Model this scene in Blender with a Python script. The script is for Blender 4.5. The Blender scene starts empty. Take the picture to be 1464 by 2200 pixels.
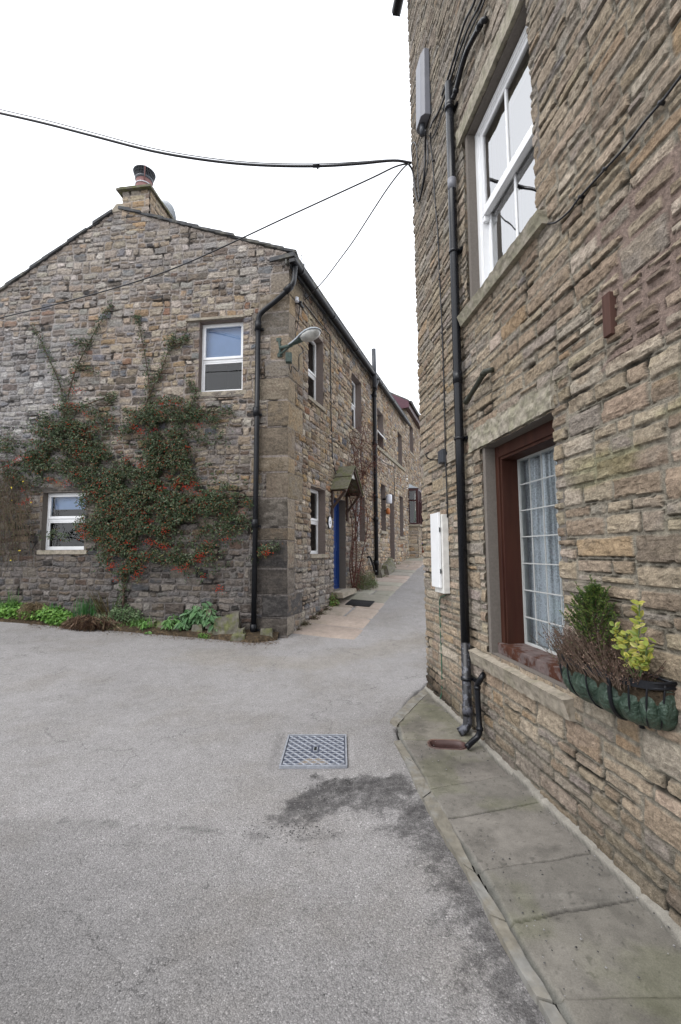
import bpy, bmesh, math, random
import numpy as np
from mathutils import Vector, noise as mnoise
SC=bpy.context.scene
# ------------------------------------------------------------------ camera
F_PX=960.0; TILT=math.atan(86/F_PX); ROLL=math.radians(-0.3); EYE=np.array([0,0,1.5])
cam_d=bpy.data.cameras.new('camera'); cam=bpy.data.objects.new('camera',cam_d); SC.collection.objects.link(cam)
cam_d.sensor_fit='VERTICAL'; cam_d.sensor_height=36.0; cam_d.lens=36.0*F_PX/2200; cam_d.clip_start=.05; cam_d.clip_end=2000
def _R():
    a=math.pi/2+TILT
    Rx=np.array([[1,0,0],[0,math.cos(a),-math.sin(a)],[0,math.sin(a),math.cos(a)]])
    c,s=math.cos(ROLL),math.sin(ROLL)
    return Rx@np.array([[c,-s,0],[s,c,0],[0,0,1]])
R=_R()
from mathutils import Matrix
m4=np.eye(4); m4[:3,:3]=R; m4[:3,3]=EYE
cam.matrix_world=Matrix(m4.tolist()); SC.camera=cam
# ------------------------------------------------------------------ sky, sun, exposure
W=bpy.data.worlds.new('World'); SC.world=W; W.use_nodes=True
wn=W.node_tree; wn.nodes.clear()
sky=wn.nodes.new('ShaderNodeTexSky'); sky.sky_type='NISHITA'; sky.sun_disc=False; 
sky.dust_density=4.0; sky.air_density=1.0
hs=wn.nodes.new('ShaderNodeHueSaturation'); hs.inputs['Saturation'].default_value=0.22
bg=wn.nodes.new('ShaderNodeBackground'); bg.inputs['Strength'].default_value=0.15
wo=wn.nodes.new('ShaderNodeOutputWorld')
ov=wn.nodes.new('ShaderNodeMix'); ov.data_type='RGBA'; ov.inputs[0].default_value=.78; ov.inputs[7].default_value=(7.3,7.5,7.9,1)   # a bright even overcast veil over the sky
wn.links.new(sky.outputs[0],hs.inputs['Color']); wn.links.new(hs.outputs[0],ov.inputs[6]); wn.links.new(ov.outputs[2],bg.inputs[0]); wn.links.new(bg.outputs[0],wo.inputs[0])
sd=bpy.data.lights.new('sun','SUN'); sd.energy=0.7; sd.angle=math.radians(40); sd.color=(1,.97,.93)
so=bpy.data.objects.new('sun',sd); SC.collection.objects.link(so)
sdir=Vector((-.55,-.45,1.05)).normalized()      # towards the sun: high, from the left and a little behind the camera
sky.sun_elevation=math.asin(sdir.z); sky.sun_rotation=math.atan2(sdir.x,sdir.y)
so.rotation_euler=sdir.to_track_quat('Z','Y').to_euler()
SC.view_settings.view_transform='Standard'; SC.view_settings.look='None'; SC.view_settings.gamma=1.0
SC.view_settings.exposure=0.9
SC.cycles.max_bounces=6; SC.cycles.transparent_max_bounces=12
try: SC.cycles.use_denoising=True
except Exception: pass
# ------------------------------------------------------------------ geometry of the place
def ray(px,py): return R@np.array([(px-732)/F_PX,-(py-1100)/F_PX,-1.0])
GY=[-50,3.3,5,7.33,10.1,12.35,15.9,19.6,24,30,60,400]
GZ=[0,0,.03,.13,.53,.73,1.12,1.40,1.65,1.8,2.5,6]
def ss(x,a,b):
    t=np.clip((np.asarray(x,float)-a)/(b-a),0,1); return t*t*(3-2*t)
def gz(x,y): return np.interp(y,GY,GZ)+.04*np.clip(-1-np.asarray(x,float),0,12)*ss(y,3.5,7)
class Plane:
    def __init__(s,o,d):
        s.o=np.array([o[0],o[1],0.]); u=np.array([d[0],d[1],0.]); s.u=u/np.linalg.norm(u); s.n=np.array([s.u[1],-s.u[0],0.]); s.z=np.array([0,0,1.])
    def uv(s,px,py,n=0):
        r=ray(px,py); o=s.o+s.n*n; t=np.dot(o-EYE,s.n)/np.dot(r,s.n); p=EYE+r*t; return float(np.dot(p-s.o,s.u)),float(p[2])
    def P(s,u,v,n=0): return s.o+s.u*u+s.n*n+s.z*v
    def W(s,px,py,n=0):
        u,v=s.uv(px,py,n); return s.P(u,v,n)
    def uz(s,u,n=0):
        p=s.P(u,0,n); return float(gz(p[0],p[1]))
RW=Plane((.94,4.61),(.127,-1)); GA=Plane((-.894,7.33),(1,-.133)); FR=Plane((-.894,7.33),(.352,1))
def ghit(px,py,dz=0):
    r=ray(px,py); lo=t=.5
    f=lambda t: (EYE[2]+r[2]*t)-float(gz(r[0]*t,r[1]*t))-dz
    while t<300 and f(t)>0: lo=t; t*=1.06
    hi=t
    for _ in range(22):
        m=(lo+hi)/2
        if f(m)>0: lo=m
        else: hi=m
    return EYE+r*hi
# ------------------------------------------------------------------ noise
def _h(ix,iy,s):
    v=np.sin(ix*127.1+iy*311.7+s*74.7)*43758.5453
    return v-np.floor(v)
def vn(x,y,s=0):
    ix=np.floor(x);iy=np.floor(y);fx=x-ix;fy=y-iy;fx=fx*fx*(3-2*fx);fy=fy*fy*(3-2*fy)
    return (_h(ix,iy,s)*(1-fx)+_h(ix+1,iy,s)*fx)*(1-fy)+(_h(ix,iy+1,s)*(1-fx)+_h(ix+1,iy+1,s)*fx)*fy
def fbm(x,y,s=0,o=4):
    r=0;a=.5
    for i in range(o): r=r+a*vn(x,y,s+i*13);x=x*2.03+5.1;y=y*2.03+1.7;a*=.5
    return r
def ridged(x,y,s=0,o=3):
    r=0;a=.5
    for i in range(o): r=r+a*(1-np.abs(2*vn(x,y,s+i*7)-1));x=x*2.1+3.3;y=y*2.1+9.1;a*=.5
    return r
# ------------------------------------------------------------------ materials
def nmat(name):
    m=bpy.data.materials.new(name); m.use_nodes=True; t=m.node_tree; t.nodes.clear()
    o=t.nodes.new('ShaderNodeOutputMaterial'); b=t.nodes.new('ShaderNodeBsdfPrincipled'); t.links.new(b.outputs[0],o.inputs[0])
    return m,t,b
def N(t,k,**kw):
    n=t.nodes.new(k)
    for a,v in kw.items():
        if a in n.inputs: n.inputs[a].default_value=v
        else: setattr(n,a,v)
    return n
def noise_node(t,scale,detail=5,rough=.6,coord=None):
    n=N(t,'ShaderNodeTexNoise'); n.inputs['Scale'].default_value=scale; n.inputs['Detail'].default_value=detail; n.inputs['Roughness'].default_value=rough
    if coord: t.links.new(coord,n.inputs['Vector'])
    return n
def ramp(t,src,stops):
    r=t.nodes.new('ShaderNodeValToRGB'); e=r.color_ramp.elements
    while len(e)>1: e.remove(e[-1])
    e[0].position=stops[0][0]; c=stops[0][1]; e[0].color=(*((c,)*3 if isinstance(c,(int,float)) else c),1)
    for p,c in stops[1:]:
        x=e.new(p); x.color=(*((c,)*3 if isinstance(c,(int,float)) else c),1)
    t.links.new(src,r.inputs[0]); return r
def mixc(t,a,b,f,mode='MIX'):
    m=t.nodes.new('ShaderNodeMix'); m.data_type='RGBA'; m.blend_type=mode
    for s,v in ((6,a),(7,b)):
        if isinstance(v,tuple): m.inputs[s].default_value=(*v,1) if len(v)==3 else v
        else: t.links.new(v,m.inputs[s])
    if isinstance(f,(int,float)): m.inputs[0].default_value=f
    else: t.links.new(f,m.inputs[0])
    return m.outputs[2]
def gcoord(t): return t.nodes.new('ShaderNodeNewGeometry').outputs['Position']
def attr_mat(name,rough=.9,sc=40,bump=.35,bd=.01,contrast=(.62,1.3),fine=260,spec=.3):
    m,t,b=nmat(name); a=t.nodes.new('ShaderNodeAttribute'); a.attribute_name='Col'; g=gcoord(t)
    n1=noise_node(t,sc,6,.68,g); n2=noise_node(t,fine,3,.6,g)
    r1=ramp(t,n1.outputs['Fac'],[(.28,contrast[0]),(.72,contrast[1])])
    r2=ramp(t,n2.outputs['Fac'],[(.3,.82),(.7,1.16)])
    c=mixc(t,a.outputs['Color'],r1.outputs[0],1.0,'MULTIPLY'); c=mixc(t,c,r2.outputs[0],1.0,'MULTIPLY')
    t.links.new(c,b.inputs['Base Color']); b.inputs['Roughness'].default_value=rough; b.inputs['Specular IOR Level'].default_value=spec
    ad=t.nodes.new('ShaderNodeMath'); ad.operation='ADD'; t.links.new(n1.outputs['Fac'],ad.inputs[0])
    mu=t.nodes.new('ShaderNodeMath'); mu.operation='MULTIPLY'; mu.inputs[1].default_value=.35; t.links.new(n2.outputs['Fac'],mu.inputs[0]); t.links.new(mu.outputs[0],ad.inputs[1])
    bp=t.nodes.new('ShaderNodeBump'); bp.inputs['Strength'].default_value=bump; bp.inputs['Distance'].default_value=bd
    t.links.new(ad.outputs[0],bp.inputs['Height']); t.links.new(bp.outputs[0],b.inputs['Normal'])
    return m
def simple(name,col,rough=.5,metal=0,spec=.5,var=.12,sc=30,bump=0,bd=.003,col2=None,th=(.45,.6),stretch=None):
    m,t,b=nmat(name); g=gcoord(t)
    if stretch:
        mp=t.nodes.new('ShaderNodeMapping'); mp.inputs['Scale'].default_value=stretch; t.links.new(g,mp.inputs[0]); g=mp.outputs[0]
    n=noise_node(t,sc,5,.6,g)
    r=ramp(t,n.outputs['Fac'],[(.3,1-var),(.7,1+var)])
    base=col
    if col2:
        n2=noise_node(t,sc*.4,6,.65,g); rr=ramp(t,n2.outputs['Fac'],[(th[0],0),(th[1],1)]); base=mixc(t,col,col2,rr.outputs[0])
        c=mixc(t,base,r.outputs[0],1.0,'MULTIPLY')
    else: c=mixc(t,tuple(col),r.outputs[0],1.0,'MULTIPLY')
    t.links.new(c,b.inputs['Base Color']); b.inputs['Roughness'].default_value=rough; b.inputs['Metallic'].default_value=metal; b.inputs['Specular IOR Level'].default_value=spec
    if bump:
        bp=t.nodes.new('ShaderNodeBump'); bp.inputs['Strength'].default_value=bump; bp.inputs['Distance'].default_value=bd
        t.links.new(n.outputs['Fac'],bp.inputs['Height']); t.links.new(bp.outputs[0],b.inputs['Normal'])
    return m
def glass_mat(name='window_glass',ior=1.6):
    m=bpy.data.materials.new(name); m.use_nodes=True; t=m.node_tree; t.nodes.clear()
    o=t.nodes.new('ShaderNodeOutputMaterial'); mx=t.nodes.new('ShaderNodeMixShader'); tr=t.nodes.new('ShaderNodeBsdfTransparent'); gl=t.nodes.new('ShaderNodeBsdfGlossy')
    fr=t.nodes.new('ShaderNodeFresnel'); fr.inputs[0].default_value=ior; tr.inputs[0].default_value=(.8,.84,.84,1); gl.inputs['Roughness'].default_value=.015; gl.inputs['Color'].default_value=(1,1,1,1)
    g=gcoord(t); n=noise_node(t,3,2,.5,g); bp=t.nodes.new('ShaderNodeBump'); bp.inputs['Strength'].default_value=.05; bp.inputs['Distance'].default_value=.02
    t.links.new(n.outputs['Fac'],bp.inputs['Height']); t.links.new(bp.outputs[0],gl.inputs['Normal'])
    t.links.new(fr.outputs[0],mx.inputs[0]); t.links.new(tr.outputs[0],mx.inputs[1]); t.links.new(gl.outputs[0],mx.inputs[2]); t.links.new(mx.outputs[0],o.inputs[0])
    return m
def leaf_mat(name,rough=.5):
    m,t,b=nmat(name); a=t.nodes.new('ShaderNodeAttribute'); a.attribute_name='Col'
    t.links.new(a.outputs['Color'],b.inputs['Base Color']); b.inputs['Roughness'].default_value=rough; b.inputs['Specular IOR Level'].default_value=.4
    tl=t.nodes.new('ShaderNodeBsdfTranslucent'); t.links.new(a.outputs['Color'],tl.inputs[0]); mx=t.nodes.new('ShaderNodeMixShader'); mx.inputs[0].default_value=.25
    o=[n for n in t.nodes if n.type=='OUTPUT_MATERIAL'][0]
    t.links.new(b.outputs[0],mx.inputs[1]); t.links.new(tl.outputs[0],mx.inputs[2]); t.links.new(mx.outputs[0],o.inputs[0]); return m
def asphalt_mat():
    m,t,b=nmat('worn_asphalt'); g=gcoord(t)
    a=t.nodes.new('ShaderNodeAttribute'); a.attribute_name='Col'; pa=t.nodes.new('ShaderNodeAttribute'); pa.attribute_name='broken'
    def chips(scale,stops):
        v=t.nodes.new('ShaderNodeTexVoronoi'); v.inputs['Scale'].default_value=scale; t.links.new(g,v.inputs['Vector'])
        sp=t.nodes.new('ShaderNodeSeparateColor'); t.links.new(v.outputs['Color'],sp.inputs[0]); return v,ramp(t,sp.outputs[0],stops)
    v,r=chips(150,[(0,.66),(.2,.88),(.55,1.0),(.85,1.08),(.96,1.2),(1,1.55)]); v2,rb=chips(330,[(0,.7),(.5,1.0),(.9,1.15),(1,1.5)])
    gap=ramp(t,v.outputs['Distance'],[(.3,1.0),(.65,.80)])
    n=noise_node(t,7,7,.62,g); r2=ramp(t,n.outputs['Fac'],[(.3,.90),(.7,1.08)])
    n3=noise_node(t,330,2,.6,g); r3=ramp(t,n3.outputs['Fac'],[(.3,.8),(.7,1.18)])
    n4=noise_node(t,1.1,6,.6,g); r4=ramp(t,n4.outputs['Fac'],[(.36,(.90,.885,.86)),(.5,(1,1,1)),(.66,(1.06,1.06,1.07))])
    c=a.outputs['Color']
    for q in (r,rb,gap,r2,r3,r4): c=mixc(t,c,q.outputs[0],1.0 if q is not rb else .8,'MULTIPLY')
    # broken-up dark patch: crumbled binder with loose chips
    n5=noise_node(t,15,8,.78,g); ma=t.nodes.new('ShaderNodeMath'); ma.operation='MULTIPLY_ADD'; ma.inputs[1].default_value=2.4; ma.inputs[2].default_value=-1.2; t.links.new(n5.outputs['Fac'],ma.inputs[0])
    ad0=t.nodes.new('ShaderNodeMath'); ad0.operation='ADD'; t.links.new(ma.outputs[0],ad0.inputs[0]); t.links.new(pa.outputs['Fac'],ad0.inputs[1])
    rp_=ramp(t,ad0.outputs[0],[(.22,0),(.50,.55),(.95,.95)])
    ck=t.nodes.new('ShaderNodeTexVoronoi'); ck.feature='DISTANCE_TO_EDGE'; ck.inputs['Scale'].default_value=.62; n6=noise_node(t,2.2,6,.7,g)
    vm=t.nodes.new('ShaderNodeVectorMath'); vm.operation='MULTIPLY_ADD'; vm.inputs[1].default_value=(.5,.5,.5); t.links.new(n6.outputs['Color'],vm.inputs[0]); t.links.new(g,vm.inputs[2]); t.links.new(vm.outputs[0],ck.inputs['Vector'])
    cr=ramp(t,ck.outputs['Distance'],[(0,.45),(.0035,1.0)]); n7=noise_node(t,1.7,3,.5,g); cm=ramp(t,n7.outputs['Fac'],[(.48,0),(.56,1)]); c=mixc(t,c,mixc(t,c,cr.outputs[0],1.0,'MULTIPLY'),cm.outputs[0])
    dk=mixc(t,(.055,.052,.052),rb.outputs[0],1.0,'MULTIPLY'); dk=mixc(t,dk,r.outputs[0],1.0,'MULTIPLY')
    c=mixc(t,c,dk,rp_.outputs[0])
    t.links.new(c,b.inputs['Base Color']); b.inputs['Roughness'].default_value=.85; b.inputs['Specular IOR Level'].default_value=.25
    ad=t.nodes.new('ShaderNodeMath'); ad.operation='SUBTRACT'; t.links.new(n3.outputs['Fac'],ad.inputs[0]); t.links.new(v.outputs['Distance'],ad.inputs[1])
    bp=t.nodes.new('ShaderNodeBump'); bp.inputs['Strength'].default_value=.7; bp.inputs['Distance'].default_value=.005
    t.links.new(ad.outputs[0],bp.inputs['Height']); t.links.new(bp.outputs[0],b.inputs['Normal'])
    return m
def lace_mat():
    # net curtain: procedural lace holes
    m=bpy.data.materials.new('net_curtain'); m.use_nodes=True; t=m.node_tree; t.nodes.clear()
    o=t.nodes.new('ShaderNodeOutputMaterial'); mx=t.nodes.new('ShaderNodeMixShader'); tr=t.nodes.new('ShaderNodeBsdfTransparent'); d=t.nodes.new('ShaderNodeBsdfDiffuse'); d.inputs[0].default_value=(.9,.92,.97,1)
    g=gcoord(t); n=noise_node(t,26,3,.5,g); w=t.nodes.new('ShaderNodeTexVoronoi'); w.feature='DISTANCE_TO_EDGE'; w.inputs['Scale'].default_value=38
    v=t.nodes.new('ShaderNodeVectorMath'); v.operation='ADD'; sc=t.nodes.new('ShaderNodeVectorMath'); sc.operation='SCALE'; sc.inputs['Scale'].default_value=.05
    t.links.new(n.outputs['Color'],sc.inputs[0]); t.links.new(g,v.inputs[0]); t.links.new(sc.outputs[0],v.inputs[1]); t.links.new(v.outputs[0],w.inputs['Vector'])
    r=ramp(t,w.outputs['Distance'],[(0,1),(.1,1),(.16,.7),(.28,.74),(.34,1),(.5,.9)])
    mp=t.nodes.new('ShaderNodeMapping'); mp.inputs['Scale'].default_value=(1,1,.03); t.links.new(g,mp.inputs[0]); st=noise_node(t,26,3,.6,mp.outputs[0]); rs=ramp(t,st.outputs['Fac'],[(.36,.45),(.5,.85),(.6,1.25)]); mm=t.nodes.new('ShaderNodeMath'); mm.operation='MULTIPLY'; mm.use_clamp=True; t.links.new(r.outputs[0],mm.inputs[0]); t.links.new(rs.outputs[0],mm.inputs[1])
    t.links.new(mm.outputs[0],mx.inputs[0]); t.links.new(tr.outputs[0],mx.inputs[1]); t.links.new(d.outputs[0],mx.inputs[2]); t.links.new(mx.outputs[0],o.inputs[0]); return m
M={}
M['wallR']=attr_mat('buff_rubble_stone',.95,34,1.0,.022,(.55,1.4),170,.15)
M['wallL']=attr_mat('weathered_rubble_stone',.95,24,.9,.025,(.55,1.42),120,.15)
M['attr']=attr_mat('dressed_stone',.9,35,.35,.008,(.75,1.2))
M['flag']=attr_mat('york_stone_flags',.88,14,.3,.006,(.82,1.14),180)
M['asphalt']=asphalt_mat()
M['glass']=glass_mat(); M['glassd']=glass_mat('double_glazing',5.0); M['leaf']=leaf_mat('leaves'); M['gloss']=leaf_mat('glossy_berries',.25); M['lace']=lace_mat()
M['lint']=simple('mossy_gritstone',(.23,.215,.16),.95,0,.2,.3,26,.6,.015,(.30,.27,.22),(.42,.58))
M['sill']=simple('pale_gritstone',(.30,.265,.215),.95,0,.2,.25,22,.5,.01,(.22,.2,.15),(.5,.66))
M['jamb']=simple('cement_render_jamb',(.155,.138,.122),.95,0,.2,.12,60,.4,.004)
M['jambp']=simple('brown_rendered_reveal',(.20,.165,.15),.95,0,.2,.15,40,.3,.004)
M['slate']=simple('stone_slates',(.06,.062,.066),.8,0,.3,.4,7,.5,.01,(.13,.125,.105),(.5,.62))
M['porchslate']=simple('mossy_stone_slate',(.16,.15,.115),.9,0,.2,.25,18,.4,.006,(.14,.145,.075),(.45,.6))
M['white']=simple('white_upvc',(.78,.79,.8),.3,0,.5,.04,8)
M['offwhite']=simple('weathered_white_wood',(.66,.65,.62),.6,0,.3,.15,14,.2,.003)
M['iron']=simple('black_painted_iron',(.009,.010,.013),.38,0,.28,.3,12,.15,.002)
M['pvc']=simple('black_plastic_pipe',(.008,.009,.012),.26,0,.3,.2,9,.05,.001)
M['peel']=simple('peeling_black_paint_on_grey',(.012,.012,.015),.4,0,.5,.12,42,0,0,(.08,.083,.10),(.51,.525))
M['greypvc']=simple('grey_plastic',(.17,.175,.20),.4,0,.4,.08,10)
M['darkgrey']=simple('dark_grey_plastic',(.045,.05,.06),.45,0,.4,.1,10)
M['cable']=simple('black_cable_sheath',(.015,.015,.018),.45,0,.4,.1,20)
M['greencable']=simple('green_wire',(.02,.10,.06),.5,0,.4,.1,20)
M['brownwood']=simple('dark_stained_hardwood',(.048,.017,.010),.6,0,.25,.25,14,.15,.002,(.038,.011,.007),(.45,.6),(1,1,.12))
M['sillwood']=simple('worn_hardwood_sill',(.065,.026,.016),.85,0,.15,.25,18,.2,.002,(.13,.10,.095),(.44,.52))
M['porchwood']=simple('brown_porch_timber',(.06,.036,.027),.7,0,.3,.25,18,.2,.003)
M['maroon']=simple('maroon_paint',(.085,.030,.045),.5,0,.4,.12,10,.1,.002)
M['maroond']=simple('dark_maroon_frame',(.045,.012,.014),.45,0,.4,.12,10)
M['blue']=simple('royal_blue_door_paint',(.005,.032,.155),.35,0,.5,.08,10)
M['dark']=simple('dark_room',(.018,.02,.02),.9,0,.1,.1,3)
M['blind']=simple('pale_blue_roller_blind',(.42,.58,.9),.8,0,.2,.06,3)
M['curtain']=simple('grey_green_curtain',(.20,.23,.22),.9,0,.1,.25,30,0,0,None,(0,1),(1,1,.05))
M['terracotta']=simple('terracotta',(.34,.12,.075),.8,0,.3,.15,14,.2,.002)
M['pot']=simple('chimney_pot_clay',(.20,.105,.10),.8,0,.3,.15,8)
M['soil']=simple('garden_soil',(.05,.038,.026),1,0,.1,.5,40,1,.02,(.09,.065,.04),(.5,.6))
M['rock']=simple('mossy_garden_rock',(.15,.14,.115),.95,0,.2,.3,16,.6,.012,(.12,.125,.06),(.48,.6))
M['castiron']=simple('worn_galvanised_iron',(.30,.315,.35),.5,.2,.5,.2,40,.2,.002)
M['lampmetal']=simple('weathered_green_iron',(.05,.075,.065),.7,0,.4,.3,25,.3,.003)
M['lampgrey']=simple('grey_lamp_shell',(.30,.33,.36),.45,0,.5,.15,20)
M['lens']=simple('cloudy_lamp_lens',(.42,.42,.40),.2,0,.6,.25,12)
M['gully']=simple('salt_glazed_clay',(.065,.034,.03),.5,0,.4,.2,25,.2,.003)
M['liner']=simple('green_plastic_liner',(.03,.055,.038),.34,0,.5,.3,22,1.0,.03,(.045,.075,.052),(.48,.66))
M['rubber']=simple('black_rubber',(.02,.02,.022),.7,0,.3,.2,30)
M['wood']=simple('weathered_batten',(.085,.045,.036),.85,0,.2,.3,25,.5,.004,None,(0,1),(1,1,.1))
M['twig']=simple('twig_bark',(.085,.06,.045),.9,0,.2,.3,30)
M['redtwig']=simple('reddish_rose_stems',(.11,.055,.045),.9,0,.2,.3,30)
M['ceramic']=simple('glazed_ceramic',(.62,.64,.70),.25,0,.5,.05,8)
M['leadbar']=simple('pale_leaded_bars',(.42,.43,.42),.6,0,.3,.1,20)
M['mortar']=simple('pale_mortar',(.34,.31,.27),.95,0,.2,.15,30,.4,.004)
# ------------------------------------------------------------------ object helpers
COL=SC.collection
def tag(o,label=None,cat=None,group=None,kind=None):
    if label: o['label']=label
    if cat: o['category']=cat
    if group: o['group']=group
    if kind: o['kind']=kind
    return o
def empty(name,loc,label,cat,group=None):
    o=bpy.data.objects.new(name,None); COL.objects.link(o); o.location=Vector([float(c) for c in loc]); o.empty_display_size=.1
    return tag(o,label,cat,group)
def setparent(o,parent):
    if parent is not None:
        o.parent=parent
        p=parent; off=Vector((0,0,0))
        while p is not None: off+=p.location; p=p.parent
        o.location=-off
def link(name,me,mat,parent=None,smooth=False,bevel=0):
    o=bpy.data.objects.new(name,me); COL.objects.link(o)
    if mat is not None and not me.materials: me.materials.append(mat)
    setparent(o,parent)
    if smooth: me.polygons.foreach_set('use_smooth',[True]*len(me.polygons))
    if bevel:
        b=o.modifiers.new('bevel','BEVEL'); b.width=bevel; b.segments=2; b.limit_method='ANGLE'
    return o
class MB:
    def __init__(s): s.v=[];s.f=[];s.sm=[]
    def add(s,vs,fs,sm=False):
        b=len(s.v); s.v+= [tuple(map(float,p)) for p in vs]; s.f+=[tuple(i+b for i in f) for f in fs]; s.sm+=[sm]*len(fs)
    def hexa(s,c):   # 8 corners: bottom 4 ccw, top 4 ccw
        s.add(c,[(3,2,1,0),(4,5,6,7),(0,1,5,4),(1,2,6,5),(2,3,7,6),(3,0,4,7)])
    def box(s,pl,u0,u1,v0,v1,n0,n1):
        s.hexa([pl.P(u0,v0,n1),pl.P(u1,v0,n1),pl.P(u1,v0,n0),pl.P(u0,v0,n0),pl.P(u0,v1,n1),pl.P(u1,v1,n1),pl.P(u1,v1,n0),pl.P(u0,v1,n0)])
    def wbox(s,x0,x1,y0,y1,z0,z1):
        s.hexa([(x0,y0,z0),(x1,y0,z0),(x1,y1,z0),(x0,y1,z0),(x0,y0,z1),(x1,y0,z1),(x1,y1,z1),(x0,y1,z1)])
    def prism(s,top,dz):
        n=len(top); t=[tuple(p) for p in top]; b=[(p[0],p[1],p[2]-dz) for p in top]
        s.add(t+b,[tuple(range(n)),tuple(range(2*n-1,n-1,-1))]+[(i,n+i,n+(i+1)%n,(i+1)%n) for i in range(n)])
    def tube(s,pts,r,seg=8,cap=True):
        pts=[Vector([float(c) for c in p]) for p in pts]
        rs=r if isinstance(r,(list,tuple)) else [r]*len(pts)
        vs=[];pn=None
        for i,p in enumerate(pts):
            d=(pts[min(i+1,len(pts)-1)]-pts[max(i-1,0)]).normalized()
            if pn is None: a=d.orthogonal().normalized()
            else:
                a=pn-d*pn.dot(d)
                a=a.normalized() if a.length>1e-6 else d.orthogonal().normalized()
            pn=a; b=d.cross(a)
            for k in range(seg):
                th=2*math.pi*k/seg; vs.append(p+(a*math.cos(th)+b*math.sin(th))*rs[i])
        fs=[(i*seg+k,i*seg+(k+1)%seg,(i+1)*seg+(k+1)%seg,(i+1)*seg+k) for i in range(len(pts)-1) for k in range(seg)]
        if cap: fs+=[tuple(range(seg-1,-1,-1)),tuple((len(pts)-1)*seg+k for k in range(seg))]
        s.add(vs,fs,seg>4)
    def lathe(s,c,prof,seg=24,axis=None):
        c=np.array(c,float); vs=[]
        for r,z in prof:
            for k in range(seg):
                th=2*math.pi*k/seg; vs.append((c[0]+r*math.cos(th),c[1]+r*math.sin(th),c[2]+z))
        fs=[(i*seg+k,i*seg+(k+1)%seg,(i+1)*seg+(k+1)%seg,(i+1)*seg+k) for i in range(len(prof)-1) for k in range(seg)]
        s.add(vs,fs,True)
    def build(s,name,mat,parent=None,bevel=0):
        me=bpy.data.meshes.new(name); me.from_pydata(s.v,[],s.f); me.update()
        me.polygons.foreach_set('use_smooth',s.sm)
        return link(name,me,mat,parent,False,bevel)
def curve_pts(pts,n=6):
    # catmull-rom through points
    P=[np.array(p,float) for p in pts]; P=[2*P[0]-P[1]]+P+[2*P[-1]-P[-2]]; out=[]
    for i in range(1,len(P)-2):
        for k in range(n):
            t=k/n; out.append(.5*((2*P[i])+(-P[i-1]+P[i+1])*t+(2*P[i-1]-5*P[i]+4*P[i+1]-P[i+2])*t*t+(-P[i-1]+3*P[i]-3*P[i+1]+P[i+2])*t**3))
    out.append(P[-2]); return out
def rough_box(name,mat,parent,corners,cell=.025,amp=.01,seed=0,freq=14,smooth=False,col=None):
    """a hewn stone: box subdivided and displaced"""
    bm=bmesh.new(); vs=[bm.verts.new(tuple(map(float,c))) for c in corners]
    for f in [(3,2,1,0),(4,5,6,7),(0,1,5,4),(1,2,6,5),(2,3,7,6),(3,0,4,7)]: bm.faces.new([vs[i] for i in f])
    for it in range(6):
        es=[e for e in bm.edges if e.calc_length()>cell*1.5]
        if not es or len(bm.verts)>9000: break
        bmesh.ops.subdivide_edges(bm,edges=es,cuts=1,use_grid_fill=True)
    bm.normal_update()
    for v in bm.verts:
        q=v.co*freq+Vector((seed*3.1,seed*1.7,0)); d=mnoise.noise(q)+.5*mnoise.noise(q*2.3)
        v.co+=v.normal*(d*amp-amp*.4)
    me=bpy.data.meshes.new(name); bm.to_mesh(me); bm.free()
    return link(name,me,mat,parent,smooth)
def pbox(pl,u0,u1,v0,v1,n0,n1): return [pl.P(u0,v0,n1),pl.P(u1,v0,n1),pl.P(u1,v0,n0),pl.P(u0,v0,n0),pl.P(u0,v1,n1),pl.P(u1,v1,n1),pl.P(u1,v1,n0),pl.P(u0,v1,n0)]
def np_mesh(name,V,Q,mat,parent=None,col=None,smooth=True):
    me=bpy.data.meshes.new(name); k=Q.shape[1]
    me.vertices.add(len(V)); me.vertices.foreach_set('co',np.ascontiguousarray(V,dtype=np.float32).ravel())
    me.loops.add(Q.size); me.loops.foreach_set('vertex_index',np.ascontiguousarray(Q,dtype=np.int32).ravel())
    me.polygons.add(len(Q)); me.polygons.foreach_set('loop_start',np.arange(0,Q.size,k,dtype=np.int32)); me.polygons.foreach_set('loop_total',np.full(len(Q),k,dtype=np.int32))
    me.polygons.foreach_set('use_smooth',np.full(len(Q),smooth))
    me.update(calc_edges=True)
    if col is not None:
        a=me.color_attributes.new('Col','FLOAT_COLOR','POINT'); c=np.ones((len(V),4),np.float32); c[:,:3]=col; a.data.foreach_set('color',c.ravel())
    me.validate()
    return link(name,me,mat,parent)
# ------------------------------------------------------------------ stone wall generator
PAL=dict(tan=(.318,.248,.175),buff=(.40,.328,.242),ochre=(.35,.235,.13),brown=(.19,.138,.10),grey=(.275,.25,.228),blue=(.17,.175,.195),dark=(.075,.07,.07),pale=(.46,.40,.33),rust=(.27,.15,.09),umber=(.14,.11,.085))
def layout(W_,H_,rng,hmin,hmax,wmin,wmax,band,asp=(2.2,5.5)):
    out=[]; v=0
    def split(u0,v0,u1,v1):
        w,h=u1-u0,v1-v0
        if h>hmax or (h>2.1*hmin and rng.random()<.62):
            k=rng.uniform(.36,.64); m=v0+h*k; split(u0,v0,u1,m); split(u0,m,u1,v1); return
        if w>wmax or (w>2*wmin and w/h>rng.uniform(*asp)):
            k=rng.uniform(.35,.65); m=u0+w*k; split(u0,v0,m,v1); split(m,v0,u1,v1); return
        out.append((u0,v0,u1,v1))
    while v<H_:
        b=rng.uniform(*band); u=-rng.uniform(0,.3)
        while u<W_:
            w=rng.uniform(wmin*1.6,wmax*1.7); split(u,v,u+w,v+b); u+=w
        v+=b
    return np.array(out)
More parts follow.
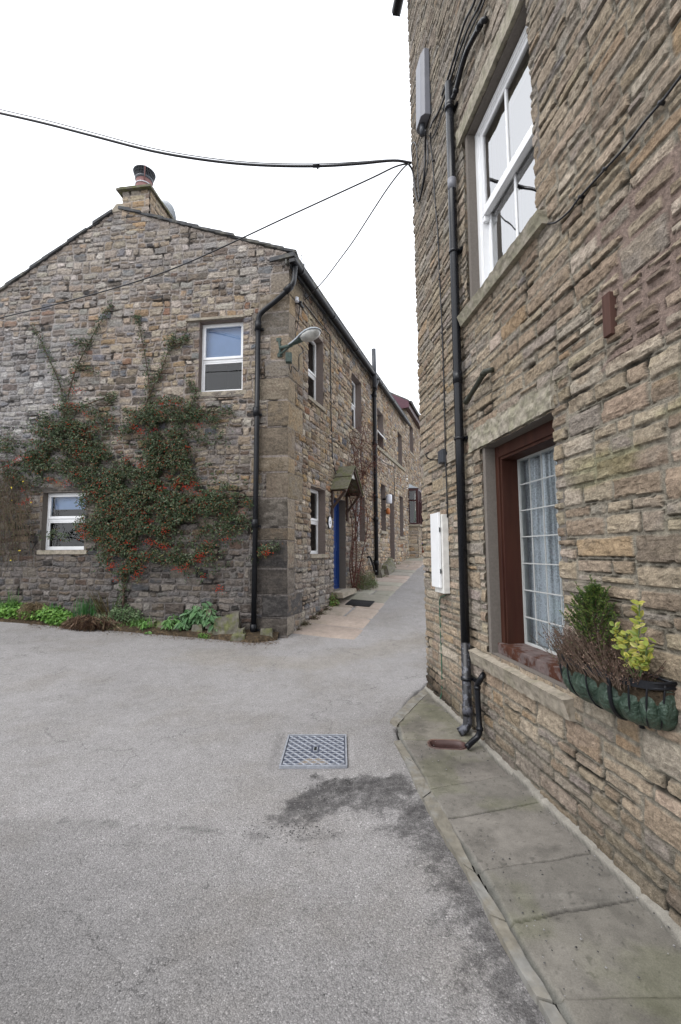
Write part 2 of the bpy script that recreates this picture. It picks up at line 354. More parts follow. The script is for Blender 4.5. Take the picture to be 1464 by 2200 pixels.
def stone_wall(name,pl,u0,u1,v0,v1,ru,rv,openings,parent,mat,seed,sty,special=(),vtop=None,vbot=None,colf=None,edge=None,ufun=None):
    rng=random.Random(seed); nr=np.random.RandomState(seed)
    def axis(a,b,r,snaps):
        n=max(2,int(round((b-a)/r))); x=np.linspace(a,b,n+1)
        for s in snaps:
            if a<s<b: x[np.argmin(abs(x-s))]=s
        return x
    U=axis(u0,u1,ru,[o[0] for o in openings]+[o[1] for o in openings]); V=axis(v0,v1,rv,[o[2] for o in openings]+[o[3] for o in openings])
    UU,VV=np.meshgrid(U,V,indexing='ij')
    if vtop is not None: VV=np.minimum(VV,vtop(UU))
    rects=layout(u1-u0+.6,v1-v0+.6,rng,*sty['lay'],sty.get('asp',(2.2,5.5))); rects[:,[0,2]]+=u0-.2; rects[:,[1,3]]+=v0-.2
    nb=len(rects)
    if len(special): rects=np.vstack([rects,np.array([s[:4] for s in special])])
    q=.005; gw=int((u1-u0+.8)/q)+2; gh=int((v1-v0+.8)/q)+2; idm=np.zeros((gw,gh),np.int32)
    for k,(a,b,c,d) in enumerate(rects):
        i0,i1=int(round((a-u0+.3)/q)),int(round((c-u0+.3)/q)); j0,j1=int(round((b-v0+.3)/q)),int(round((d-v0+.3)/q))
        idm[max(i0,0):max(i1,0),max(j0,0):max(j1,0)]=k
    wa=sty['warp']
    wu=UU+wa*1.3*(fbm(UU*2.2,VV*5,seed)-.47)*2+wa*.5*(vn(UU*14,VV*14,seed+3)-.5)*2
    wv=VV+wa*(fbm(UU*1.6,VV*1.3,seed+9)-.47)*2.6+wa*.55*(vn(UU*11,VV*13,seed+5)-.5)*2
    if len(special):
        sp=np.zeros(UU.shape,bool)
        for s in special: sp|=(UU>s[0]-.01)&(UU<s[2]+.01)&(VV>s[1]-.01)&(VV<s[3]+.01)
        wu=np.where(sp,UU,wu); wv=np.where(sp,VV,wv)
    ii=np.clip(((wu-u0+.3)/q).astype(int),0,gw-1); jj=np.clip(((wv-v0+.3)/q).astype(int),0,gh-1)
    ID=idm[ii,jj]; Rr=rects[ID]
    n=len(rects)
    smooth=np.zeros(n); sc=np.ones(n)
    for k,s in enumerate(special): smooth[nb+k]=s[4] if len(s)>4 else .8
    eu=np.minimum(wu-Rr[...,0],Rr[...,2]-wu); ev=np.minimum(wv-Rr[...,1],Rr[...,3]-wv)
    rc=nr.uniform(.006,sty.get('round',.03),n)[ID]
    both=(eu<rc)&(ev<rc)
    d=np.where(both,rc-np.hypot(rc-eu,rc-ev),np.minimum(eu,ev))
    d=d+.006*(vn(UU*40,VV*40,seed+21)-.5)
    jw=sty['jw']; 
    if 'jwf' in sty: jw=jw+sty['jwf'](UU,VV)
    t=ss(d,jw,jw+sty['edge'])
    cu=(Rr[...,0]+Rr[...,2])/2; cv=(Rr[...,1]+Rr[...,3])/2
    ku=UU-cu+.02*(vn(UU*18,VV*18,seed+31)-.5); kv=VV-cv+.02*(vn(UU*18,VV*22,seed+33)-.5)
    H=None; sm=smooth[ID]; rs=sty['rough']
    for k in range(5):
        a=nr.uniform(.002,.016,n)*rs; bu=nr.uniform(-.08,.08,n)*sty.get('fac',1)*rs; bv=nr.uniform(-.30,.30,n)*sty.get('fac',1)*rs
        hk=a[ID]+bu[ID]*ku+bv[ID]*kv
        H=hk if H is None else np.minimum(H,hk)
    hs_=nr.uniform(.005,.005+sty['proud'],n)[ID]
    r1=ridged(UU*9+2*vn(UU*5,VV*5,seed+8),VV*26,seed+41,4)
    fine=(r1-.5)*.014*rs+(fbm(UU*38,VV*75,seed+43,3)-.45)*.011*rs+(np.floor(vn(UU*11,VV*30,seed+47)*4)/4-.4)*.010*rs
    crack=ss(ridged(UU*6+1.5*vn(UU*7,VV*7,seed+14),VV*15,seed+49,3),.80,.9)*(1-sm)
    H=np.maximum(hs_+.010-.008*crack+(H+fine)*(1-sm)+sm*(fbm(UU*25,VV*25,seed+4)-.47)*.004,.003)
    h=t*H+(1-t)*(sty.get('mh',.003)+.005*fbm(UU*30,VV*30,seed+2))
    # deep gaps here and there in the joints
    gap=np.maximum(ss(vn(UU*5,VV*7,seed+51),.74,.88)*(1-t),ss(.0045-np.abs(d-jw),0,.004)*ss(fbm(UU*4,VV*9,seed+53),.46,.6)*.8); h=h-gap*.010
    # colours
    names=list(sty['pal'].keys()); wts=np.array([sty['pal'][k] for k in names],float); wts/=wts.sum()
    pc=np.array([PAL[k] for k in names]); pick=nr.choice(len(names),n,p=wts)
    base=pc[pick]*nr.uniform(.82,1.18,(n,1))*nr.uniform(.96,1.04,(n,3))
    for k,s in enumerate(special):
        if len(s)>5 and s[5] is not None: base[nb+k]=np.array(PAL[s[5]] if isinstance(s[5],str) else s[5])*nr.uniform(.72,1.2)
    C=base[ID]
    # within-stone mottling: second tone
    mt=ss(fbm(UU*9,VV*16,seed+61),.42,.62)[...,None]; C2=pc[nr.choice(len(names),n,p=wts)][ID]; C=C*(1-.4*mt)+C2*.4*mt; mean_=(pc*wts[:,None]).sum(0); C=C*sty.get('var',.75)+mean_*(1-sty.get('var',.75))
    C=C*(1-.22*ss(ridged(UU*17,VV*44,seed+63),.72,.9)-.18*ss(-(H-hs_-.008),.0,.012)*(1-sm))[...,None]
    mort=np.array(sty['mortar'])*np.ones(C.shape)*(.88+.24*fbm(UU*6,VV*6,seed+71))[...,None]
    if 'mortf' in sty: mort=sty['mortf'](UU,VV,mort)
    tc=ss(d,jw-.001,jw+.006)[...,None]
    C=mort*(1-tc)+C*tc
    C=C*(1-gap*.78)[...,None]*(1-.35*crack*tc[...,0])[...,None]
    if colf is not None: C=colf(UU,VV,C)
    UX=UU.copy()
    if edge=='u0': UX=UX-(h-.014)*np.exp(-(UU-u0)/.04)*.35
    if edge=='u1': UX=UX+(h-.012)*np.exp(-(u1-UU)/.04)*1.1
    if ufun is not None: UX=ufun(UX,VV)
    P=pl.o+pl.u*UX[...,None]+pl.n*h[...,None]+np.array([0,0,1.])*VV[...,None]
    nu,nv=UU.shape; idx=np.arange(nu*nv).reshape(nu,nv)
    Q=np.stack([idx[:-1,:-1],idx[1:,:-1],idx[1:,1:],idx[:-1,1:]],-1)
    uc=(U[:-1]+U[1:])[:,None]/2; vc=(V[:-1]+V[1:])[None,:]/2
    keep=np.ones((nu-1,nv-1),bool)
    for o in openings: keep&=~((uc>o[0])&(uc<o[1])&(vc>o[2])&(vc<o[3]))
    if vtop is not None: keep&=(VV[:-1,1:]-VV[:-1,:-1]>1e-5)|(VV[1:,1:]-VV[1:,:-1]>1e-5)
    if vbot is not None: keep&=~(vc<vbot(uc))
    Q=Q[keep]
    used=np.unique(Q); mp=np.full(nu*nv,-1); mp[used]=np.arange(len(used)); Q=mp[Q]
    return np_mesh(name,P.reshape(-1,3)[used],Q,mat,parent,np.clip(C.reshape(-1,3)[used],0.01,1),sty.get('smooth',True))
# ================================================================== THE GROUND
KO=[(1.12,5.7)]+[tuple(ghit(*p)[:2]) for p in [(925,1466),(880,1503),(836,1553)]]
KO2=[tuple(ghit(*p,.03)[:2]) for p in [(846,1600),(864,1632),(909,1727),(945,1795),(994,1873),(1054,1986),(1105,2085),(1155,2168)]]
def kerbx(y):   # x of the road edge for a given y (right-hand kerb)
    pts=sorted([(p[1],p[0]) for p in KO2+KO[1:]]+[(.9,.70),(-3,1.05)])
    return np.interp(y,[a for a,b in pts],[b for a,b in pts])
def wallx(y): return .94-.127*(np.asarray(y)-4.61)
xs=np.concatenate([[-400,-200,-100,-50,-25,-14,-10],np.arange(-8,-2,.12),np.arange(-2,1.4,.028),np.arange(1.4,8,.14),[10,15,25,60,150,400]])
ys=np.concatenate([[-60,-20,-8,-3],np.arange(-1,.8,.2),np.arange(.8,4.3,.028),np.arange(4.3,9,.06),np.arange(9,26,.15),[30,40,60,100,200,400]])
X,Y=np.meshgrid(xs,ys,indexing='ij')
def segdist(X,Y,pts):
    d=np.full(X.shape,9.)
    for (a,b),(c,e) in zip(pts[:-1],pts[1:]):
        vx,vy=c-a,e-b; t=np.clip(((X-a)*vx+(Y-b)*vy)/(vx*vx+vy*vy),0,1); d=np.minimum(d,np.hypot(X-a-t*vx,Y-b-t*vy))
    return d
def G2(*l): return [tuple(ghit(*p)[:2]) for p in l]
blob=G2((655,1722),(690,1692),(750,1680),(820,1690),(880,1720),(915,1765)); blob2=G2((650,1755),(700,1725),(780,1715),(860,1740),(900,1790)); tail=G2((560,1778),(640,1785),(740,1790))
gut=G2((905,1745),(930,1800),(985,1900),(1035,2000),(1100,2110),(1170,2230)); 
nz=fbm(X*5,Y*5,3,5); nz2=fbm(X*22,Y*22,8,4)
wob=(nz-.47)*.28+(nz2-.47)*.14
p1=.78*(1-ss(segdist(X,Y,blob)+wob*1.0,.02,.13)); p2=.60*(1-ss(segdist(X,Y,blob2)+wob*.9,.07,.22)); p3=.32*(1-ss(segdist(X,Y,tail)+wob*.5,.0,.06))
p4=(1-ss(segdist(X,Y,gut)+wob*.9,.03,.30))*.56
light=1-ss(segdist(X,Y,G2((760,1760),(830,1765)))+wob*.4,.03,.10)
patch=np.clip(np.maximum(np.maximum(p1,p4),np.maximum(p2,p3))*(1-.4*light),0,1)
seam=G2((-10,1755),(150,1765),(330,1772),(520,1792),(640,1803),(760,1800),(850,1790))
sy=np.interp(X,[s[0] for s in seam],[s[1] for s in seam])
near=.35*(1-ss(Y-sy-.05*(nz-.5),-.03,.02))*(1-ss(X,-1.6,-.2))+.65*(1-ss(Y-sy,-1.3,.25)); near=near*(1-ss(X,.1,.6))
seamd=(1-ss(np.abs(Y-sy-.03*(nz-.5)),.004,.03))*ss(nz2,.35,.6)*(X<.5)*(X>-1.6)
swath=G2((430,1408),(560,1425),(680,1428),(800,1400),(900,1375)); sw=(1-ss(segdist(X,Y,swath)+wob*2,.05,.55))
base=np.ones(X.shape+(3,))*np.array([.295,.283,.278])
base*=(1+.10*(fbm(X*.8,Y*.8,5,4)-.47)*2)[...,None]
base*= (1-.40*near)[...,None]; base*=(1+.08*(nz2-.47))[...,None]
base=base*(1-.5*sw[...,None])+np.array([.27,.245,.21])*.5*sw[...,None]
gr2=fbm(X*70,Y*70,29,2)
base*=(1-.45*seamd)[...,None]
Z=gz(X,Y)+.006*(fbm(X*1.5,Y*1.5,2,3)-.47)+.004*(nz-.47)-.012*patch+.004*near*(nz2-.47)
inpav=(X>kerbx(Y)+.06)&(Y<5.3)&(Y<4.95+ (X-.9)*2)
Z=Z+.045*(1-ss(kerbx(Y)-X,.02,.55))*(Y<5.2)*(X<2.5)
Z=np.where(inpav,Z-.25,Z); Z=np.where((X>-.49)&(X<.07)&(Y>3.26)&(Y<3.84),-.012,Z)
nx_,ny_=X.shape; idx=np.arange(nx_*ny_).reshape(nx_,ny_); Q=np.stack([idx[:-1,:-1],idx[1:,:-1],idx[1:,1:],idx[:-1,1:]],-1).reshape(-1,4)
road=np_mesh('road',np.stack([X,Y,Z],-1).reshape(-1,3),Q,M['asphalt'],None,base.reshape(-1,3)); at_=road.data.attributes.new('broken','FLOAT','POINT'); at_.data.foreach_set('value',patch.astype(np.float32).ravel()); tag(road,'worn light grey tarmac lane with a dark broken patch',None,None,'structure')
# ---- right pavement: worn flags laid between the kerb and the wall
PZ=.062
jl=[((850,1588),(1040,1592)),((905,1701),(1116,1666)),((996,1755),(1163,1727)),((1025,1873),(1266,1836)),((1087,1979),(1310,1939)),((1200,2150),(1464,2140))]
jl=[(ghit(*a,PZ-.0)[:2],ghit(*b,PZ)[:2]) for a,b in jl]
x=np.arange(.2,1.9,.0075); y=np.arange(.7,5.1,.0075); X,Y=np.meshgrid(x,y,indexing='ij')
kx=kerbx(Y)+.045; wx=wallx(Y)+.02
nz=fbm(X*4,Y*4,31,5); nz2=fbm(X*24,Y*24,33,4)
sid=np.zeros(X.shape,int); jd=np.full(X.shape,9.)
for k,(a,b) in enumerate(jl):
    dx,dy=b[0]-a[0],b[1]-a[1]; L=math.hypot(dx,dy); sd_=((X-a[0])*dy-(Y-a[1])*dx)/L
    sd_=sd_+.012*(vn(X*9,Y*9,k)-.5); sid+=(sd_>0); jd=np.minimum(jd,abs(sd_))
fil=wallx(Y)-.055-X+.02*(fbm(X*6,Y*6,77)-.5)      # mortar fillet along the wall
kd=X-kerbx(Y)-.07+.02*(fbm(X*7,Y*7,79)-.5)
nr=np.random.RandomState(4); off=nr.uniform(-.006,.008,10); tx=nr.uniform(-.012,.012,10); ty=nr.uniform(-.012,.012,10)
fc=np.array([(.182,.168,.142),(.18,.165,.146),(.168,.156,.138),(.174,.161,.143),(.163,.152,.135),(.160,.149,.13),(.157,.146,.126),(.17,.17,.14),(.17,.17,.14),(.17,.17,.14)])
Z=PZ+off[sid]+tx[sid]*(X-.8)+ty[sid]*(Y%1-.5)+.003*(nz-.47)*2+.0015*(nz2-.5)
jm=1-ss(jd+.004*(nz2-.5),.0015,.006); Z=Z-.011*jm*ss(nz,.2,.45)
C=fc[sid]*(1+.55*(nz-.47)+.30*(nz2-.47)-.25*ss(fbm(X*2.2,Y*2.2,95,5),.52,.7))[...,None]
C=C*(1-.62*jm[...,None])
moss=ss(fbm(X*7,Y*7,91,4),.47,.66)*ss(Y,3.2,4.4)*.5+jm*ss(fbm(X*4,Y*4,92),.5,.6)*.4
moss=np.maximum(moss,.35*ss(fbm(X*3,Y*3,93,5),.50,.68)); C=C*(1-.35*ss(vn(X*60,Y*60,97),.86,.95)-.18*ss(fbm(X*11,Y*11,98,4),.55,.7))[...,None]
C=C*(1-moss[...,None]*.6)+np.array([.14,.155,.06])*moss[...,None]*.6
f=1-ss(fil,-.004,.006); Z=Z+f*(.012+.01*nz2)+np.where(f>.5,np.clip(-fil,0,.1)*.25,0); C=C*(1-f[...,None])+np.array([.25,.235,.205])*f[...,None]*(.75+.5*nz2[...,None])
fg=np.exp(-((fil)/.006)**2)*ss(nz,.3,.5); C=C*(1-.55*fg[...,None]); Z-=.006*fg
g=1-ss(kd,-.003,.01); C=C*(1-g[...,None])+np.array([.12,.118,.105])*g[...,None]*(.6+.9*nz2[...,None]); Z=Z-g*.012
# the sloping concrete corner by the downpipe
gc=ghit(985,1600,PZ)[:2]; ga=ghit(932,1598,PZ)[:2]
ax=np.array([gc[0]-ga[0],gc[1]-ga[1]]); La=np.linalg.norm(ax); ax/=La; px_=(X-ga[0])*ax[0]+(Y-ga[1])*ax[1]; py_=-(X-ga[0])*ax[1]+(Y-ga[1])*ax[0]
dist=np.hypot(np.clip(abs(px_-La*.55)-La*.45,0,9),np.clip(abs(py_)-.02,0,9))
gm=1-ss(dist,.02,.055); Z=Z-gm*.17; ge=1-ss(dist,.055,.07)
C=C*(1-ge[...,None])+np.array([.15,.095,.075])*ge[...,None]*(.7+.6*nz2[...,None])
P=np.stack([X,Y,Z],-1)
idx=np.arange(X.size).reshape(X.shape); Q=np.stack([idx[:-1,:-1],idx[1:,:-1],idx[1:,1:],idx[:-1,1:]],-1)
cx=(X[:-1,:-1]+X[1:,1:])/2; cy=(Y[:-1,:-1]+Y[1:,1:])/2
keep=(cx>kerbx(cy)+.05)&(cx<wallx(cy)+.05)&(cy<4.98)&~((cy>4.05)&(cx< np.interp(cy,[4.05,4.95],[.50,.93])-.0))
Q=Q[keep]; used=np.unique(Q); mp=np.full(X.size,-1); mp[used]=np.arange(len(used)); Q=mp[Q]
pav=np_mesh('pavement',P.reshape(-1,3)[used],Q,M['flag'],None,C.reshape(-1,3)[used]); tag(pav,'worn mossy stone flags along the foot of the right wall',None,None,'structure')
# ---- kerb
inner=[tuple(ghit(*p,PZ)[:2]) for p in [(860,1588),(891,1640),(928,1701),(965,1765),(1019,1873),(1087,1980),(1130,2060),(1190,2155)]]
def lerp_poly(poly,t):
    n=len(poly)-1; k=min(int(t*n),n-1); f_=t*n-k; return (poly[k][0]*(1-f_)+poly[k+1][0]*f_,poly[k][1]*(1-f_)+poly[k+1][1]*f_)
kerbmb=[]
outer=KO2+[(KO2[-1][0]+.09,KO2[-1][1]-.75)]; inn=inner+[(inner[-1][0]+.10,inner[-1][1]-.75)]
def kerb_stone(a,b,c,d,h,sd_,top):   # a,b outer; d,c inner
    cs=[(a[0],a[1],top-h),(b[0],b[1],top-h),(c[0],c[1],top-h),(d[0],d[1],top-h),(a[0],a[1],top),(b[0],b[1],top),(c[0],c[1],top),(d[0],d[1],top)]
    return cs
verts=[];faces=[];cols=[]
bmk=bmesh.new()
cuts=[0,.28,.56,.87,1.0]
spans=[(0,1),(1,2),(2,4),(4,5),(5,7),(7,8)]
rk=random.Random(9)
def addstone(cs):
    vs=[bmk.verts.new(c) for c in cs]
    for f_ in [(3,2,1,0),(4,5,6,7),(0,1,5,4),(1,2,6,5),(2,3,7,6),(3,0,4,7)]: bmk.faces.new([vs[i] for i in f_])
for a,b in spans:
    for k in range(a,b):
        p,q,r_,s_=outer[k],outer[k+1],inn[k+1],inn[k]
        t=PZ+.004
        sh=.012 if k==a else 0; she=.012 if k==b-1 else 0
        def mv(A,B,s): 
            L=math.hypot(B[0]-A[0],B[1]-A[1]); return (A[0]+(B[0]-A[0])*s/L,A[1]+(B[1]-A[1])*s/L)
        p2,s2=mv(p,q,sh*.6),mv(s_,r_,sh*.6); q2,r2=mv(q,p,she*.3),mv(r_,s_,she*.3)
        addstone(kerb_stone(q2,p2,s2,r2,.12,0,t))
# corner run up to the wall
cr=[(ghit(925,1466,PZ)[:2],ghit(925,1484,PZ)[:2]),(ghit(905,1481,PZ)[:2],ghit(914,1492,PZ)[:2]),(ghit(880,1502,PZ)[:2],ghit(893,1513,PZ)[:2]),(ghit(838,1549,PZ)[:2],ghit(853,1559,PZ)[:2])]
for (a,b),(c,d) in zip(cr[:-1],cr[1:]): addstone(kerb_stone(a,c,d,b,.12,0,PZ+.012))
bmesh.ops.recalc_face_normals(bmk,faces=bmk.faces)
for it in range(5):
    es=[e for e in bmk.edges if e.calc_length()>.035]
    if len(bmk.verts)>16000 or not es: break
    bmesh.ops.subdivide_edges(bmk,edges=es,cuts=1,use_grid_fill=True)
bmk.normal_update()
for v in bmk.verts:
    q=v.co*11; v.co+=v.normal*(mnoise.noise(q)*.006+mnoise.noise(q*3)*.003)
me=bpy.data.meshes.new('kerb'); bmk.to_mesh(me); bmk.free()
M['kerb']=simple('worn_kerb_stone',(.185,.17,.14),.9,0,.2,.22,16,.4,.006,(.21,.205,.19),(.45,.6))
tag(link('kerb',me,M['kerb'],None),'flush stone kerb edging the pavement flags',None,None,'structure')
# pale broken cement at the kerb corner
me_=rough_box('kerb_repair',M['mortar'],None,[(*(ghit(816,1558)[:2]),-.02),(*(ghit(842,1563)[:2]),-.02),(*(ghit(850,1546)[:2]),-.02),(*(ghit(826,1548)[:2]),-.02),(*(ghit(816,1558)[:2]),.02),(*(ghit(842,1563)[:2]),.045),(*(ghit(850,1546)[:2]),.05),(*(ghit(826,1548)[:2]),.03)],.02,.012,3,20)
tag(me_,'pale broken cement lump at the kerb corner',None,None,'structure')
# concrete infill between kerb corner and flags
rough=[ghit(*p,PZ)[:2] for p in [(853,1561),(893,1515),(914,1494),(925,1486),(940,1500)]]
# ---- flagstone path along the cottages
def pathw(u): return float(np.interp(u,[0,9.6,30],[1.10,.78,.78]))
rp=random.Random(12); V=[];Fc=[];Cc=[];
u=.22; k=0; PV=[];PQ=[];PC=[]
tones=[(.35,.288,.245),(.36,.296,.25),(.345,.29,.245),(.36,.30,.255),(.29,.275,.23),(.28,.27,.225),(.33,.295,.25),(.30,.285,.24),(.36,.305,.265),(.37,.30,.26),(.32,.295,.26),(.30,.285,.245)]
while u<12.5:
    du=rp.uniform(.5,.72); w=pathw(u)
    n0=-.15; pieces=[(n0,w+rp.uniform(-.02,.02))]
    if rp.random()<.35: c=rp.uniform(.35,.65)*w; pieces=[(n0,c-.006),(c+.006,w)]
    for a,b in pieces:
        nu_,nn_=12,14
        uu,nn=np.meshgrid(np.linspace(u+.006,u+du-.006,nu_),np.linspace(a,b,nn_),indexing='ij')
        p=FR.o+FR.u*uu[...,None]+FR.n*nn[...,None]
        z=gz(p[...,0],p[...,1])+.022+rp.uniform(-.003,.004)+.002*fbm(p[...,0]*9,p[...,1]*9,k)
        ed=np.minimum(np.minimum(uu-uu.min(),uu.max()-uu),np.minimum(nn-nn.min(),nn.max()-nn)); z=z-np.where(ed<1e-6,.03,0)
        p=p.copy(); p[...,2]=z
        b0=len(PV)*nu_*nn_; PV.append(p.reshape(-1,3)); ix=np.arange(nu_*nn_).reshape(nu_,nn_)+b0
        PQ.append(np.stack([ix[:-1,:-1],ix[:-1,1:],ix[1:,1:],ix[1:,:-1]],-1).reshape(-1,4)[:, ::-1])
        c=np.array(tones[k%len(tones)])*rp.uniform(.82,.98); cc=np.ones((nu_,nn_,3))*c*(1+.4*(fbm(p[...,0]*3,p[...,1]*3,k+5)-.47))[...,None]
        ms=.6*ss(fbm(p[...,0]*2.5,p[...,1]*2.5,55),.5,.66)*(1-ss(nn,.2,.6)); cc=cc*(1-ms[...,None]*.5)+np.array([.12,.13,.07])*.5*ms[...,None]
        PC.append(cc.reshape(-1,3))
    u+=du; k+=1
path=np_mesh('path',np.vstack(PV),np.vstack(PQ),M['flag'],None,np.vstack(PC)); tag(path,'pinkish stone flag path climbing beside the cottages',None,None,'structure')
# ---- planted bed in front of the gable
bedpx=[(-40,1334),(0,1336),(100,1344),(200,1351),(330,1363),(450,1373),(545,1382)]
bedp=np.array([ghit(*p)[:2] for p in bedpx]+[[-1.0,7.16]])
bx=np.arange(-8.5,-.95,.05); by=np.linspace(0,1,16)
ey=np.interp(bx,bedp[:,0],bedp[:,1]); wy=7.33+.133*(-.894-bx)+.03
X=np.repeat(bx[:,None],16,1); Y=ey[:,None]*(1-by)+wy[:,None]*by
Z=gz(X,Y)+np.interp(by,[0,.06,.2,1],[-.03,.03,.07,.10])[None,:]+.05*(fbm(X*4,Y*6,15)-.47)*np.minimum(by*6,1)[None,:]
idx=np.arange(X.size).reshape(X.shape); Q=np.stack([idx[:-1,:-1],idx[1:,:-1],idx[1:,1:],idx[:-1,1:]],-1).reshape(-1,4)
bed=np_mesh('soil',np.stack([X,Y,Z],-1).reshape(-1,3),Q,M['soil'],None); tag(bed,'narrow soil bed at the foot of the gable wall',None,None,'structure')
def bedz(x,y): 
    e=np.interp(x,bedp[:,0],bedp[:,1]); w=7.33+.133*(-.894-x)+.03; t=np.clip((y-e)/(w-e),0,1)
    return gz(x,y)+np.interp(t,[0,.06,.2,1],[-.03,.03,.07,.10])
# ================================================================== RIGHT-HAND HOUSE
RH=empty('stone_house',RW.P(1.5,0,0),'tall buff rubble stone house with a white sash window above a brown framed window','house','stone houses along the lane')
LW=(1.30,2.19,.765,2.28); UWn=(1.17,2.13,3.47,4.98)
def ufR(U,V): return U-(.024*np.clip(V,0,9)+.18)*np.exp(-np.clip(U,0,9)/.9)
STR=dict(lay=(.052,.145,.11,.44,(.13,.28)),warp=.0045,jw=.008,edge=.004,round=.008,rough=.72,fac=.75,proud=.006,mh=.009,smooth=False,var=.60,mortar=(.26,.235,.19),
  pal=dict(tan=6,buff=5,ochre=.8,brown=1.6,grey=3.4,pale=1.7,umber=.4,blue=.1))
def repoint(U,V): # mask of the newer pinkish pointing high on the right
    q=ss(U+.10*np.sin(V*17)+.12*(fbm(U*6,V*6,8)-.5)-.55*(V-2.35)*0,2.60,2.66)*(1-ss(V+.1*(fbm(U*5,V*5,4)-.5),3.05,3.1))*ss(V-.06*np.floor(U*7)%2*.05,2.28,2.31)
    return q
STR['jwf']=lambda U,V: repoint(U,V)*.010
def mf(U,V,m):
    q=repoint(U,V)[...,None]; return m*(1-q)+np.array([.25,.19,.16])*q
STR['mortf']=mf
def colR(U,V,C):
    moss=ss(fbm(U*2.2,V*7,205,5),.50,.64)*(np.exp(-((V-1.95)/.32)**2)*ss(U,2.0,2.5)+.6*np.exp(-((V-2.5)/.15)**2)*ss(U,1.9,2.4)*(1-ss(U,2.4,2.8)))
    C=C*(1-.38*moss[...,None])+np.array([.20,.20,.07])*.38*moss[...,None]
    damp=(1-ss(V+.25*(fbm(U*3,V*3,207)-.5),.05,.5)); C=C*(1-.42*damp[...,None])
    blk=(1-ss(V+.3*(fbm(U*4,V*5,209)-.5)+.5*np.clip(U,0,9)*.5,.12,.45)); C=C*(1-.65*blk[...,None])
    up=ss(V,3.4,5.4)[...,None]*.5; gy=C.mean(-1,keepdims=True); C=C*(1-up)+up*(gy*.75+C*.25)*np.array([1,.98,.93])*.9
    return C
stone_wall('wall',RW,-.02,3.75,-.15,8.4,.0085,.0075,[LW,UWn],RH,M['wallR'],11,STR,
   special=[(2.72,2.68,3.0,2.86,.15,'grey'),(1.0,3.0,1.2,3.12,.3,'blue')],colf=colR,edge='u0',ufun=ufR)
# return walls (side facing up the lane) and back
RB=Plane(RW.P(0,0,0)[:2]+0*RW.u[:2],(-.99,-.127))
RBp=Plane((RW.P(-.12,0,0)+(-RW.n)*5)[:2],(RW.n[0],RW.n[1]))
STC=dict(lay=(.07,.16,.14,.5,(.15,.3)),warp=.010,jw=.009,edge=.025,round=.03,rough=1.,proud=.02,mortar=(.25,.225,.18),pal=dict(tan=5,buff=4,brown=1.6,grey=2.2,pale=1.5,rust=.5))
def ufB(U,V): return U
side=stone_wall('side_wall',RBp,0,4.97,-.15,8.4,.05,.035,[],RH,M['wallR'],12,STC)
b=MB(); b.box(RW,-.10,3.70,8.41,8.5,-5,.16); b.build('roof',M['slate'],RH,.01)
def gutter(name,pl,u0,u1,v,n,r,parent,mat,brk=1.0,ns=None):
    g=MB(); seg=10; prof=[(n+r*math.cos(math.pi+math.pi*k/seg),v+r*math.sin(math.pi+math.pi*k/seg)) for k in range(seg+1)]
    prof+= [(a*1.0-(a-n)*.12,bb+(0 if True else 0)+.004) for a,bb in reversed(prof)]
    m_=len(prof); vs=[pl.P(uu,vv,nn) for uu in (u0,u1) for nn,vv in prof]
    fs=[(k,(k+1)%m_,m_+(k+1)%m_,m_+k) for k in range(m_)]; g.add(vs,fs,True)
    # stop ends
    for uu in (u0,u1): g.box(pl,uu-.004,uu+.004,v-r*.9,v,n-r*.8,n+r*.8)
    k=u0+brk*.4
    while k<u1: # joint collars
        g.tube([pl.P(k-.03,v-r*0.0,n),pl.P(k+.03,v,n)],r*1.09,12); k+=brk*1.8
    return g.build(name,mat,parent)
gutter('gutter',RW,-.52,3.7,8.36,.13,.062,RH,M['pvc'],1.2)
def interior(mb,pl,u0,u1,v0,v1,n0,n1):
    P=pl.P; e=.06
    for q in ([(u0-e,v0-e,n1),(u1+e,v0-e,n1),(u1+e,v1+e,n1),(u0-e,v1+e,n1)],[(u0-e,v0-e,n0),(u0-e,v0-e,n1),(u0-e,v1+e,n1),(u0-e,v1+e,n0)],[(u1+e,v0-e,n1),(u1+e,v0-e,n0),(u1+e,v1+e,n0),(u1+e,v1+e,n1)],[(u0-e,v1+e,n1),(u1+e,v1+e,n1),(u1+e,v1+e,n0),(u0-e,v1+e,n0)],[(u0-e,v0-e,n0),(u1+e,v0-e,n0),(u1+e,v0-e,n1),(u0-e,v0-e,n1)]):
        mb.add([P(*p) for p in q],[(0,1,2,3)])
def reveal(pl,o,dep,parent,mat,t=.05,front=.001,sides='ud'):
    b=MB(); u0,u1,v0,v1=o
    b.box(pl,u0-t,u0+.002,v0-t,v1+t,-dep,front); b.box(pl,u1-.002,u1+t,v0-t,v1+t,-dep,front)
    b.box(pl,u0+.003,u1-.003,v1-.002,v1+t,-dep,front); b.box(pl,u0+.003,u1-.003,v0-t,v0+.002,-dep,front)
    return b.build('reveal',mat,parent)
def pane(pl,u0,u1,v0,v1,n,parent,name='pane',mt=None):
    b=MB(); b.add([pl.P(u0,v0,n),pl.P(u1,v0,n),pl.P(u1,v1,n),pl.P(u0,v1,n)],[(0,1,2,3)]); return b.build(name,mt or M['glass'],parent)
